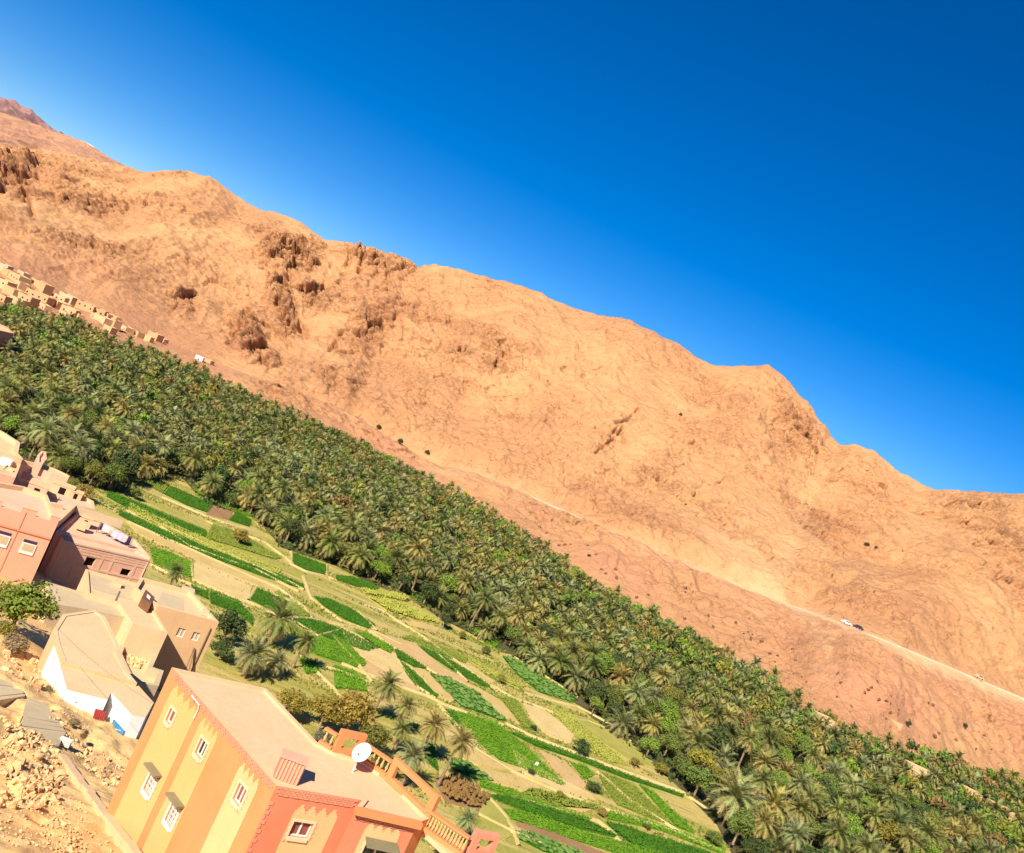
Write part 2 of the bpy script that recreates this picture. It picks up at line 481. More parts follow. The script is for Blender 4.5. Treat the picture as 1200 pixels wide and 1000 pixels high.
ROAD = [(-90, 300), (0, 335), (120, 370), (250, 425), (400, 480), (505, 545), (560, 560), (620, 582), (700, 617), (780, 652), (850, 682), (900, 702), (960, 722), (1040, 753), (1100, 778), (1200, 820), (1300, 860)]
def hill_lines(t):
    eb = line_e(FAR_EDGE, t)
    Yb = (0-CAM_Z)/eb + 8
    er = line_e(ROAD, t)
    Yr = Yb + np.interp(t, [-.6, -.3, .0, .3, .7], [60, 70, 80, 90, 95])
    zr = CAM_Z+er*Yr
    ek = line_e(SKYLINE, t)
    Yk = np.interp(t, [-.7, -.5, -.3, 0, .3, .7], [1000, 960, 860, 780, 730, 700])
    zk = CAM_Z+ek*Yk
    return Yb, Yr, zr, Yk, zk
def hill_z(t, Y):
    t = np.asarray(t, float); Y = np.asarray(Y, float)
    Yb, Yr, zr, Yk, zk = hill_lines(t)
    s1 = np.clip((Y-Yb)/(Yr-4-Yb), 0, 1)
    z = zr*(s1**1.25)
    s2 = np.clip((Y-Yr-4)/(Yk-Yr-4), 0, 1)
    z = z + (zk-zr)*(s2*.92+.08*np.sin(s2*math.pi*.5)**2)
    z = z - np.clip(Y-Yk, 0, None)*.45
    z = np.where(Y < Yb, (Y-Yb)*.3, z)
    return z
def uv(p):
    dx, dy = p[0]-600.0, p[1]-500.0
    return dx*cr+dy*sr, dx*sr-dy*cr
NT, NR = 1150, 560
tt = np.linspace(-.74, .84, NT)
Yb, Yr, zr, Yk, zk = hill_lines(tt)
s = np.linspace(0, 1, NR)
fr_b = np.clip(s/.06, 0, 1); 
# rows: a skirt in front of the foot, foot to track, track, track to ridge, behind the ridge
k1, k2, k3 = .02, .30, .95
rowsY = []
for q in s:
    if q < k1: Y = Yb - 12*(1-q/k1)
    elif q < k2: Y = Yb + (Yr+5-Yb)*((q-k1)/(k2-k1))
    elif q < k3:
        a = (q-k2)/(k3-k2)
        Y = (Yr+5) + (Yk-Yr-5)*(a)
    else: Y = Yk + 450*((q-k3)/(1-k3))**1.5
    rowsY.append(Y)
YY = np.array(rowsY); TT = np.broadcast_to(tt, YY.shape)
ZZ = hill_z(TT, YY); XX = TT*YY
EE = (ZZ-CAM_Z)/YY
UU, VV = TT*F_PX, (EE+math.tan(R(PITCH)))*F_PX
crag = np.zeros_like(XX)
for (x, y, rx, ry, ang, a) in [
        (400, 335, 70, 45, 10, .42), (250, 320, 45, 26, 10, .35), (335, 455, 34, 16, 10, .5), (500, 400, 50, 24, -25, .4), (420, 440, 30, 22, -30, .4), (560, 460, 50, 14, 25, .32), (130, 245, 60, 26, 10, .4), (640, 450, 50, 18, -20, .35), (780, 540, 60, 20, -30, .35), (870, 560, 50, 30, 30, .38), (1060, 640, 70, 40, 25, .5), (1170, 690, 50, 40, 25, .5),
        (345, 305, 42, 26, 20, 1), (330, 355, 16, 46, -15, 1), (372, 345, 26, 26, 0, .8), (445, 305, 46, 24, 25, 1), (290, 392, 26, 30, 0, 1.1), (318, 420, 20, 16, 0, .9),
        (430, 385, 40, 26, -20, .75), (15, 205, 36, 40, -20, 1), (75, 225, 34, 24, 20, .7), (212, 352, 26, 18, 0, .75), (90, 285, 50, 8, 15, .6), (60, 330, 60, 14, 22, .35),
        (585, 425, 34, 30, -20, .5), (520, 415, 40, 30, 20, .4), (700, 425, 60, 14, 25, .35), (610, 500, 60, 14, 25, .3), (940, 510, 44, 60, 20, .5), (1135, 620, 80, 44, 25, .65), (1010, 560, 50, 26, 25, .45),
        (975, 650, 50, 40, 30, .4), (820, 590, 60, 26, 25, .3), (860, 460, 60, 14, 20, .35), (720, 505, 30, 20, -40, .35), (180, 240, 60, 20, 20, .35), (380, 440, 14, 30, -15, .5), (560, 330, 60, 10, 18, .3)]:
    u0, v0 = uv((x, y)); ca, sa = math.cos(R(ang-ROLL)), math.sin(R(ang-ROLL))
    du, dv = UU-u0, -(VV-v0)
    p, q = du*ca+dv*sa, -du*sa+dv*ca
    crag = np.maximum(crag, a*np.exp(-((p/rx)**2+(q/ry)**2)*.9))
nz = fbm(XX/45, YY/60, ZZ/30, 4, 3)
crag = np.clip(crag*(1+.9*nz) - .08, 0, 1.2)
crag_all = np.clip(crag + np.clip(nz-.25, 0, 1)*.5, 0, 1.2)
ramp_b = np.clip((YY-Yb-2)/40, 0, 1); near_road = np.exp(-((YY-Yr-1)/6)**2)
near_ridge = np.clip(1-np.abs(YY-Yk)/30, 0, 1)
warp = 6*fbm(XX/70, YY/70, ZZ/40, 3, 31)
WX, WZ = XX+warp, ZZ+.4*warp
D = 5.5*fbm(WX/85, YY/110, WZ/60, 3, 5) + 2.2*ridged(WX/38, YY/70, WZ/24, 2, 9) + 1.3*fbm(WX/12, YY/16, WZ/7, 4, 12) + .55*fbm(XX/3.6, YY/5, ZZ/2.2, 2, 15) + 2.6*ridged(WX/34+WZ/50, YY/220, WZ/140, 3, 17) + .9*np.clip(cellrand(WX/6, YY/9, ZZ/3+XX/12, 66)[0]-.7, 0, 1)*5*np.clip(fbm(XX/60, YY/60, ZZ/40, 2, 67)+.3, 0, 1)
lay = WZ*.9+.35*XX                         # dipping strata
lay2 = WZ*.75+.5*XX+6*fbm(XX/35, YY/50, ZZ/30, 3, 23)
smask = np.clip(.25+1.3*fbm(XX/70, YY/80, ZZ/40, 3, 27), 0, 1)*(.6+.8*(TT > .15))
for _th, _am in ((9.0, 1.5), (3.6, .75)):
    _f = lay2/_th-np.floor(lay2/_th); _bed = .4+1.2*_hash(np.floor(lay2/_th).astype(np.int64), (XX/26).astype(np.int64), np.zeros(XX.shape, np.int64), 5)
    D += _am*smask*_bed*np.where(_f < .85, _f/.85, (1-_f)/.15)
D += (.3+.9*crag_all)*.9*ridged(lay/9, XX/60, YY/60, 2, 21)
c1, e1 = cellrand(WX/11+WZ/30, YY/15, WZ/8+WX/30, 41)
c2, e2 = cellrand(WX/4.4, YY/6.0, ZZ/3.2+XX/14, 51)
D += crag*(13*(c1-.5) - 5*np.exp(-(e1/.10)**2)) + np.clip(crag_all-.05, 0, 1)*(6.5*(c2-.5) - 2.5*np.exp(-(e2/.12)**2)) + crag*4*ridged(WX/22, YY/25, WZ/14, 4, 61)
GN = fbm(XX/6, YY/9, ZZ/5, 3, 91)
def groove(pts, w, depth):
    g = np.zeros_like(D); w = w*.62*(1+.9*GN)
    P = [uv(p) for p in pts]
    for a, b in zip(P[:-1], P[1:]):
        ab = (b[0]-a[0], b[1]-a[1]); L2 = ab[0]**2+ab[1]**2
        k = np.clip(((UU-a[0])*ab[0]+(VV-a[1])*ab[1])/L2, 0, 1)
        d = np.hypot(UU-a[0]-k*ab[0]+2.2*nz, VV-a[1]-k*ab[1]+2.2*GN)
        g = np.maximum(g, np.exp(-(d/w)**2))
    return g*depth
D -= groove([(698, 532), (722, 510), (738, 490), (752, 474)], 1.7, 9)
D -= groove([(395, 338), (402, 322), (410, 300)], 3, 9) + groove([(452, 300), (455, 325), (449, 336)], 3, 10) + groove([(422, 289), (425, 305), (420, 318)], 3.5, 11)
D -= groove([(335, 290), (338, 330), (347, 370), (362, 392)], 4, 10) + groove([(266, 403), (284, 396), (303, 410), (311, 428)], 3.5, 10)
D -= groove([(388, 410), (398, 392), (408, 386)], 2.6, 8) + groove([(22, 200), (30, 232), (38, 254)], 4, 12) + groove([(1158, 640), (1166, 660), (1162, 678)], 2.5, 6) + groove([(964, 632), (970, 618)], 2, 6)
vil = np.zeros_like(D)
_va, _vb = uv((-20, 318)), uv((250, 428)); _ab = (_vb[0]-_va[0], _vb[1]-_va[1])
_k = np.clip(((UU-_va[0])*_ab[0]+(VV-_va[1])*_ab[1])/(_ab[0]**2+_ab[1]**2), 0, 1)
vil = np.exp(-(np.hypot(UU-_va[0]-_k*_ab[0], VV-_va[1]-_k*_ab[1])/34)**4)
c3_, e3_ = cellrand(XX/2.3, YY/3.5, ZZ/1.8, 81)
rocky = np.clip(.35+1.5*fbm(XX/55, YY/70, ZZ/35, 3, 83), 0, 1)
D += rocky*(1.7*(c2-.5)+.95*(c3_-.5)+2.4*(c1-.5)) + np.clip(crag_all, 0, 1)*1.6*(c3_-.5)
D += crag*5*(c1-.5)
wide_road = np.exp(-((YY-Yr-1)/13)**2)
D *= ramp_b*(1-.95*wide_road)*(1-.45*near_ridge)*(1-.88*vil)
foot = (YY < Yr)
D += foot*ramp_b*(1-wide_road)*(1.3*fbm(XX/8, YY/40, ZZ/30, 4, 71)+1.2*np.clip(c2-.55, 0, 1))     # rills below the track
groove = lambda pts, w, dep, _g=groove: _g(pts, w*1.6, dep)
dusty = groove([(845, 640), (860, 655), (900, 700)], 16, .5)+groove([(930, 720), (950, 760), (960, 790)], 14, .55)+groove([(1040, 752), (1062, 776), (1080, 770)], 5, .9)+groove([(780, 655), (900, 705), (1020, 748)], 6, .35)
dusty += groove([(955, 560), (925, 640), (890, 690)], 14, .35)+groove([(1080, 600), (1045, 640), (1010, 680)], 14, .35)+groove([(505, 545), (620, 580)], 12, .4)
Xh = XX + D*.0; Yh = YY - D*.75; Zh = ZZ + D*.55
dust = np.clip(np.exp(-((YY-Yr+4)/np.where(YY < Yr-4, 9.0, 7.0))**2)*np.interp(TT, [-.02, .05, .09, .7], [0, .2, .9, 1])*1.05 + .62*dusty*(.7+.6*nz), 0, 1)
red = np.clip(foot*ramp_b*(1-dust)*(.55+.7*fbm(XX/50, YY/60, ZZ/20, 3, 77)), 0, 1)
red = np.maximum(red, .7*np.clip(np.exp(-(((UU-uv((60, 335))[0])/190)**2+((VV-uv((60, 330))[1])/26)**2))*(1+nz), 0, 1))
V = np.stack([Xh.ravel(), Yh.ravel(), Zh.ravel()], 1)
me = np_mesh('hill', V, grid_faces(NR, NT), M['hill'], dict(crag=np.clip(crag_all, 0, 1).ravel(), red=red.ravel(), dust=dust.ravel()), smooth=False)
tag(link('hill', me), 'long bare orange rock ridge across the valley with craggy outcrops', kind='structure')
def hill_hit(px):
    t, e = te(*px)
    Y = np.linspace(200, 1300, 5500)
    z = hill_z(np.full_like(Y, t), Y)
    k = np.argmax(z >= CAM_Z+e*Y)
    return Vector((t*Y[k], Y[k], z[k]))

scene.view_layers[0].update()
_hill = bpy.data.objects['hill']
def hill_exact(px):
    t, e = te(*px); ok_, p, n_, i_ = _hill.ray_cast(Vector((0, 0, CAM_Z)), Vector((t, 1, e)).normalized())
    return p if ok_ else hill_hit(px)
# the dirt track on its bench
tr = np.linspace(.05, .84, 260)
yb_, yr_, zr_, _, _ = hill_lines(tr)
V = []
for yo, zo in ((-4.2, -.9), (-2.6, .45), (2.6, .45), (3.4, .3)):
    V.append(np.stack([tr*(yr_+yo), yr_+yo, zr_+zo], 1))
V = np.concatenate(V)
me = np_mesh('dirt_track', V, grid_faces(4, len(tr)), M['road'], smooth=True)
tag(link('dirt_track', me), 'pale dirt track cut along the foot of the ridge', kind='structure')

# mountains beyond the ridge at the far left
def mountain(name, label, sky_px, Y0, Y1, z0, t0, t1, nt, nr, mat, amp, sc, cragpx=()):
    t = np.linspace(t0, t1, nt)
    ek = line_e(sky_px, t)
    zk = CAM_Z+ek*Y1
    s = np.concatenate([np.linspace(0, 1, nr), 1+np.linspace(.03, .5, 12)])[:, None]
    Y = Y0+(Y1-Y0)*s + 0*t
    Z = z0+(zk-z0)*np.clip(s, 0, 1)**1.1 - np.clip(s-1, 0, 1)*(Y1-Y0)*.5
    T = np.broadcast_to(t, Y.shape); X = T*Y
    D = amp*(fbm(X/sc, Y/sc, Z/sc, 4, 5)+.8*ridged(X/sc*2.3, Y/sc*1.6, Z/sc*2, 4, 8))
    e = (Z-CAM_Z)/Y; U, W = T*F_PX, (e+math.tan(R(PITCH)))*F_PX
    cg = np.zeros_like(X)
    for (x, y, r) in cragpx:
        u0, v0 = uv((x, y)); cg = np.maximum(cg, np.exp(-((U-u0)**2+(W-v0)**2)/r**2))
    c1, e1 = cellrand(X/22, Y/30, Z/18, 3)
    D = D*(1-.5*np.clip(1-np.abs(s-1)/.06, 0, 1))*np.clip(s*8, 0, 1) + cg*18*(c1-.5)
    V = np.stack([X.ravel(), (Y-D*.7).ravel(), (Z+D*.55).ravel()], 1)
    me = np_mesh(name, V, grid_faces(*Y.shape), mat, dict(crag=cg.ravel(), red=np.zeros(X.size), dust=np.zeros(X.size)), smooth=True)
    return tag(link(name, me), label, kind='structure')
mountain('mountain', 'smooth sandy mountain flank behind the left end of the ridge', [(-80, 95), (0, 133), (25, 141), (45, 149), (65, 157), (80, 160), (100, 168), (130, 187), (150, 197), (168, 207), (200, 232), (260, 270)], 1080, 1900, 60, -.95, -.36, 420, 240, M['farmount'], 9, 260, [(20, 190, 40), (70, 215, 22)])
mountain('mountain', 'dark purplish rocky summit behind the sandy flank at the far left', [(-80, 78), (-30, 103), (0, 117), (15, 121), (25, 129), (40, 135), (52, 146), (66, 156), (90, 182), (130, 215)], 2200, 3400, 100, -.95, -.45, 260, 120, M['purple'], 34, 230)
mountain('snowy_peak', 'distant peak with a small white patch of snow behind the sandy flank', [(60, 172), (85, 167), (98, 165.5), (110, 172.5), (122, 182.5), (134, 192), (160, 217)], 5000, 7000, 250, -.62, -.42, 120, 60, M['snow'], 20, 900)

# palm grove floor, shade under the crowns painted into its dark colour
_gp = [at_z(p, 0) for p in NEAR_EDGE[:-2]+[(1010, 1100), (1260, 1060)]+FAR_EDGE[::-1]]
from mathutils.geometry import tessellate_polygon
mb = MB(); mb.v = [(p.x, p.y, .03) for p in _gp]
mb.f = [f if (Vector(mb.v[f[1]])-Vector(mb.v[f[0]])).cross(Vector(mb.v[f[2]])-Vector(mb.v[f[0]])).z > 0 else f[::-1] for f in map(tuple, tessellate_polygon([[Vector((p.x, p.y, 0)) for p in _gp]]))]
tag(mb.build('grove_floor', M['shade_litter']), 'leaf strewn ground of the palm grove with shade painted dark', kind='structure')
# near hillside that carries the houses
XT = [-400, -120, -60, -35, -20, 0, 20, 60, 400]; YT = [230, 178, 150, 128, 110, 86, 72, 62, 62]
PITS = []; LIFTS = [((-17.2, 61.4), 7.0, .6)]
def near_z(X, Y, detail=False):
    X = np.asarray(X, float); Y = np.asarray(Y, float)
    Yt = np.interp(X, XT, YT)
    z = np.where(Y < 42, 22.4+(42-Y)*.31, 22.4*(Yt-Y)/(Yt-42))
    z = np.where(z < 0, z*.4, z)
    for (px_, rad_, up_) in LIFTS:
        z = z + up_*np.exp(-(((X-px_[0])**2+(Y-px_[1])**2)/rad_**2)**2)
    if detail:
        w = np.clip((Yt-Y)/10, 0, 1)
        for (px_, rad_, dep_) in PITS:
            z = z - dep_*np.exp(-(((X-px_[0])**2+(Y-px_[1])**2)/rad_**2)**2)
        z = z + w*(.35*fbm(X/6, Y/6, X*0, 3, 2) + .16*ridged(X/1.7, Y/1.7, X*0, 3, 4)+.05*fbm(X/.5, Y/.5, X*0, 2, 6))
    return z
def near_hit(px, dz=0.0):
    t, e = te(*px)
    Y = np.linspace(15, 300, 6000)
    z = near_z(t*Y, Y)+dz
    k = np.argmax(np.maximum(z, 0) >= CAM_Z+e*Y)
    return Vector((t*Y[k], Y[k], CAM_Z+e*Y[k]))
for _p, _r, _d in (((49, 958), .42, 1.1), ((5, 915), .45, 1.3), ((10, 900), .5, 1.2), ((66, 922), .3, .6), ((8, 935), .3, .8), ((48, 793), .5, .9), ((60, 830), .4, .8), ((30, 905), .28, .6), ((24, 925), .3, .6), ((20, 812), .3, .6), ((105, 860), .35, .5), ((52, 912), .25, .5)):
    _h = near_hit(_p); PITS.append(((_h.x, _h.y), _r, _d))
gx, gy = np.meshgrid(np.concatenate([np.arange(-130, -26, .6), np.arange(-26, -3, .18), np.arange(-3, 60, .8)]), np.concatenate([np.arange(3, 26, 1.2), np.arange(26, 62, .28), np.arange(62, 190, 1.0)]))
gz = near_z(gx, gy, True)
me = np_mesh('hillside', np.stack([gx.ravel(), gy.ravel(), gz.ravel()], 1), grid_faces(*gx.shape), M['slope'], smooth=True)
tag(link('hillside', me), 'dusty orange hillside falling from the viewpoint to the houses', kind='structure')
# ------------------------------------------------------------ FIELDS
def tri_poly(pts):
    from mathutils.geometry import tessellate_polygon
    return tessellate_polygon([[Vector((p[0], p[1], 0)) for p in pts]])
def ccw(pts):
    a = sum(p[0]*q[1]-q[0]*p[1] for p, q in zip(pts, pts[1:]+pts[:1]))
    return pts if a > 0 else pts[::-1]
def inpoly(X, Y, pts):
    c = np.zeros(X.shape, bool)
    for (x1, y1), (x2, y2) in zip(pts, pts[1:]+pts[:1]):
        k = (y1 > Y) != (y2 > Y)
        xi = (x2-x1)*(Y-y1)/((y2-y1) if y2 != y1 else 1e-9)+x1
        c ^= k & (X < xi)
    return c
def smooth_wobble(pts, amp=.18, step=3.0):
    out = []
    for a, b in zip(pts, pts[1:]+pts[:1]):
        a, b = Vector(a[:2]), Vector(b[:2]); L = (b-a).length; n = max(1, int(L/step))
        nr = Vector((-(b-a).y, (b-a).x))/max(L, 1e-6)
        for i in range(n):
            q = a+(b-a)*(i/n)
            w = amp*float(vnoise(np.array([q.x/6]), np.array([q.y/6]), np.array([3.3]))[0])
            q = q+nr*w
            out.append((q.x, q.y))
    return out
_lev = [0]
def plate(name, pts, z, mat):
    """a low terrace of soil: top sheet with sloping skirt"""
    pts = ccw(smooth_wobble(pts)); mb = MB(); n = len(pts)
    mb.v = [(x, y, z) for x, y in pts]
    mb.f = [tuple(f) for f in tri_poly(pts)]
    mb.f = [f if ((Vector(mb.v[f[1]])-Vector(mb.v[f[0]])).cross(Vector(mb.v[f[2]])-Vector(mb.v[f[0]]))).z > 0 else f[::-1] for f in mb.f]
    b = len(mb.v); mb.v += [(x, y, -.05) for x, y in pts]
    mb.f += [(b+i, b+(i+1) % n, (i+1) % n, i) for i in range(n)]
    return mb.build(name, mat)
def crop(pts, z, hgt, mat, dens, label, name='crop', rows=True, blob=False):
    """plants of one field: thousands of small tufts set in rows, one mesh"""
    pts = ccw(smooth_wobble(pts))
    P = np.array(pts); x0, y0 = P.min(0); x1, y1 = P.max(0)
    # longest edge gives the row direction
    e = max(((Vector(b)-Vector(a)) for a, b in zip(pts[::3], (pts[3:]+pts[:3])[::3])), key=lambda q: q.length)
    th = math.atan2(e.y, e.x)
    c, s_ = math.cos(th), math.sin(th); cx, cy = (x0+x1)/2, (y0+y1)/2; RR = math.hypot(x1-x0, y1-y0)/2
    gx, gy = np.meshgrid(np.arange(-RR, RR, dens), np.arange(-RR, RR, dens*(1.15 if rows else 1)))
    n = gx.size
    jx = RNG.uniform(-.5, .5, n)*dens*.9; jy = RNG.uniform(-.5, .5, n)*dens*(.35 if rows else .9)
    a, b_ = gx.ravel()+jx, gy.ravel()+jy
    X = cx+a*c-b_*s_; Y = cy+a*s_+b_*c
    k = inpoly(X, Y, pts); X, Y = X[k], Y[k]; n = len(X)
    if n == 0: return
    h = hgt*RNG.uniform(.6, 1.25, n)*(1+.35*fbm(X/3, Y/3, X*0, 2, 5))
    r = dens*RNG.uniform(.42, .8, n)
    ang = RNG.uniform(0, 6.28, n)
    V = []
    m = 4
    for q in range(m):
        V.append(np.stack([X+r*np.cos(ang+q*2*math.pi/m), Y+r*np.sin(ang+q*2*math.pi/m), z+h*RNG.uniform(.25, .8, n)], 1))
    V.append(np.stack([X, Y, z+h*(1.0 if not blob else .8)], 1))
    V = np.stack(V, 1).reshape(-1, 3)
    base = (np.arange(n)*(m+1))[:, None]
    F = np.concatenate([base+np.array([[q, (q+1) % m, m]]) for q in range(m)])
    me = np_mesh(name, V, F, mat)
    o = link(name, me)
    tag(o, label, 'crop', kind='stuff')
    return o
G_, L_, D_, Y_, C_, RU = 'c_green', 'c_light', 'c_dull', 'c_yellow', 'c_cabbage', 'c_rust'
FIELDS = [
 (G_, [(127,576),(160,589),(200,606),(241,622),(242,630),(226,627),(175,610),(124,582)], 'long deep green crop strip nearest the palm grove on the left'),
 (G_, [(139,598),(190,621),(250,645),(310,668),(355,685),(356,691),(310,677),(244,652),(190,631),(139,604)], 'long narrow green crop strip parallel below the first strip'),
 (L_, [(176,642),(199,648),(224,661),(224,678),(199,669),(179,660)], 'bright green square plot beside the brick house'),
 (D_, [(164,555),(199,568),(190,579),(163,564)], 'dull olive plot at the upper left end of the fields'),
 (G_, [(199,570),(223,580),(250,592),(242,601),(217,592),(191,579)], 'green plot left of the small brown dug plot'),
 ('s_brownish', [(247,592),(272,600),(268,610),(241,603)], 'small brown dug plot between green ones'),
 (G_, [(277,600),(295,610),(292,618),(268,610)], 'small green plot right of the brown dug plot'),
 (L_, [(229,573),(280,596),(304,602),(301,609),(278,601),(228,578)], 'narrow green strip at the foot of the palms'),
 ('s_pale', [(227,660),(256,672),(296,688),(289,705),(268,696),(224,680)], 'pale dry plot'),
 (G_, [(301,690),(328,702),(326,720),(292,703)], 'vivid green square plot with pale border right of the pale dry plot'),
 (D_, [(329,703),(349,711),(367,724),(334,722)], 'dull green triangular plot right of the vivid square plot'),
 (G_, [(245,693),(280,706),(296,726),(296,734),(280,720),(247,708)], 'curved green plot behind the dark shrub'),
 (G_, [(223,684),(244,693),(244,703),(229,696)], 'green patch beside the small palm near the beige house'),
 (G_, [(343,648),(382,663),(382,675),(358,669),(342,661)], 'deep green plot set against the grove edge with straight pale border'),
 (G_, [(394,675),(412,676),(445,689),(440,692),(418,688),(394,680)], 'narrow green plot below the tall palms at the grove edge'),
 (G_, [(367,699),(388,703),(415,716),(440,733),(430,737),(403,726),(379,711)], 'green wedge left of the stony channel'),
 (G_, [(337,725),(367,727),(400,738),(445,760),(430,765),(388,750),(355,737)], 'dark green plot with vegetables above the four palms'),
 (L_, [(370,747),(394,753),(421,780),(415,783),(370,768),(355,756)], 'green plot behind the right palm of the pair'),
 (L_, [(350,771),(370,777),(374,789),(358,790)], 'small green plot beside the stone path end'),
 (L_, [(391,780),(412,787),(427,798),(430,811),(418,810),(391,807)], 'bright green plot above the orange brown tree'),
 (L_, [(415,741),(430,743),(460,760),(458,767),(439,758)], 'short green strip beside the vegetable plot'),
 (G_, [(462,761),(500,784),(486,783),(466,773)], 'green strip tip in mid field'),
 (G_, [(466,775),(484,788),(512,816),(508,818),(486,804),(476,792)], 'thin green triangle between two bare strips'),
 ('s_pink', [(432,742),(446,744),(484,754),(520,784),(548,798),(546,802),(512,790),(470,765)], 'long bare strip'),
 (G_, [(488,755),(500,758),(540,782),(576,805),(566,805),(530,786),(500,766)], 'narrow straight green strip running to the bush shadow'),
 (C_, [(502,790),(524,794),(556,810),(594,845),(588,845),(540,828),(520,808)], 'leaf shaped green plot with rows of pale cabbages'),
 ('s_tan', [(508,756),(530,764),(580,800),(572,802),(540,781),(512,765)], 'tan strip'),
 (C_, [(589,770),(601,772),(622,784),(656,806),(675,819),(673,824),(632,812),(606,791)], 'dark green plot with pale dots along the grove edge'),
 (Y_, [(548,769),(572,784),(616,804),(610,808),(580,794),(552,776)], 'yellowish strip below the dark dotted plot'),
 ('s_pink', [(404,760),(440,764),(464,776),(496,808),(488,812),(460,802),(424,786)], 'pinkish plot'),
 ('s_tan', [(484,781),(500,787),(534,820),(528,824),(512,817),(492,796)], 'tan wedge'),
 (Y_, [(424,692),(460,697),(480,704),(476,706),(428,698)], 'strip of tall pale maize stalks'),
 (Y_, [(432,702),(476,710),(508,726),(510,731),(484,726),(456,718)], 'yellowed crop strip below the maize'),
 (L_, [(480,697),(490,699),(508,708),(496,708)], 'small green corner plot at the grove edge near the maize'),
 ('s_tan', [(466,727),(496,731),(514,737),(512,741),(484,735)], 'bare patch'),
 (L_, [(548,737),(566,740),(584,756),(580,760),(560,748)], 'light green strip hugging the grove edge beside a dark bush'),
 (L_, [(530,834),(553,838),(579,846),(608,868),(632,892),(663,921),(656,921),(639,914),(607,900),(572,886),(544,855)], 'large striped bright green plot with rows'),
 (G_, [(519,831),(530,834),(544,855),(569,882),(556,878),(532,852)], 'green wedge at the left of the large striped plot'),
 ('s_pink', [(632,880),(651,887),(666,897),(687,920),(683,926),(667,922),(648,899)], 'pinkish dug strip'),
 (L_, [(668,894),(687,899),(697,909),(685,914)], 'small bright green plot above the round bush'),
 (D_, [(700,904),(742,920),(790,969),(757,958),(723,944),(706,920)], 'olive green wide plot left of the green wedge by the grove'),
 (L_, [(748,920),(764,928),(814,975),(812,978),(792,970)], 'long bright green wedge close to the big palm'),
 (G_, [(591,856),(632,871),(675,886),(728,906.5),(800,932),(800,935),(728,911),(673,890),(627,875)], 'thin dark hedge row of plants along the irrigation channel'),
 (Y_, [(644,832),(661,834),(694,861),(723,885),(738,899),(714,894),(694,880),(675,866)], 'yellow patch of dry plants behind the round bush'),
 ('s_pale', [(613,825),(639,834),(673,861),(668,873),(639,861),(620,839)], 'pale fallow plot'),
 ('s_olive', [(666,837),(694,844),(728,861),(764,893),(764,899),(733,889),(709,873)], 'stubble plot'),
 (D_, [(584,818),(603,820),(627,856),(613,854)], 'olive grassy wedge in mid field'),
 (G_, [(574,932),(608,936),(661,954),(694,966),(723,981),(728,984),(680,973),(632,959),(579,938)], 'long dark green strip at the lower edge of the fields'),
 (L_, [(590,949),(604,949),(656,966),(704,981),(766,998),(800,1010),(728,1003),(668,984),(598,960)], 'light green strip below the long dark strip'),
 (G_, [(709,963),(728,967),(764,979),(824,997),(850,1008),(776,1006),(742,992),(716,972)], 'deep green plot at the lower right end of the fields'),
 (L_, [(713,951),(752,960),(800,977),(850,994),(850,1004),(776,975),(709,960)], 'light green band above the deep green plot at the lower right'),
 ('s_brown', [(603,964),(632,969),(713,1002),(694,1004),(656,987),(608,970)], 'brown strip'),
 (C_, [(608,976),(622,977),(680,999),(690,1008),(660,1008),(632,996),(608,984)], 'row of blue green cabbages at the bottom of the fields'),
 ('s_olive', [(560,938),(574,938),(591,957),(599,980),(592,985),(570,977),(562,962)], 'brownish fallow plot'),
 ('s_tan', [(562,901),(608,910),(639,925),(694,949),(685,952),(651,943),(608,926),(562,913)], 'tan band'),
 (L_, [(562,915),(589,923),(620,935),(661,950),(692,960),(690,963),(651,953),(608,938),(562,923)], 'thin green band under the tan band'),
 (C_, [(525,891),(545,894),(576,915),(570,919),(528,902)], 'patch of grey green cabbages beside the four palms'),
 (G_, [(494,868),(508,874),(513,905),(498,892)], 'green patch between the palms and the large striped plot'),
 (RU, [(508,913),(530,912),(555,925),(572,936),(560,951),(520,940)], 'rusty brown mass of dead plants beside the house'),
 ('s_tan', [(540,845),(560,872),(585,893),(620,905),(600,905),(560,898),(530,885),(520,860)], 'tan ground'),
 ('s_pale', [(256,671),(226,660),(240,655),(330,688),(300,688)], 'pale margin'),
 (D_, [(250,612),(290,630),(330,655),(320,656),(270,640),(240,632)], 'dull green strip right of the yellow green bush'),
 (Y_, [(150,590),(240,632),(330,668),(325,674),(240,642),(150,600)], 'dry grassy strip between the two long green strips'),
 ('s_tan', [(147,610),(245,653),(330,690),(322,695),(240,662),(160,625)], 'bare strip below the long green strips'),
 (D_, [(480,745),(520,760),(548,772),(545,778),(500,762),(470,748)], 'olive grassy band along the middle path'),
 ('s_tan', [(520,790),(560,806),(600,830),(610,850),(590,840),(560,815)], 'tan strip in mid'),
 (D_, [(596,936),(625,925),(700,946),(705,950),(660,946)], 'mixed low weeds band'),
 ('s_pale', [(600,878),(640,905),(690,930),(700,940),(650,925),(610,905)], 'pale spot'),
 ('s_pale', [(400,735),(412,741),(470,770),(500,800),(492,806),(455,790),(405,758)], 'pale ground'),
 (L_, [(386,744),(404,752),(428,778),(424,783),(402,764)], 'narrow green strip left of the pinkish plot'),
 (D_, [(334,735),(349,738),(364,750),(346,748)], 'low green patch above the small palm of the pair'),
]
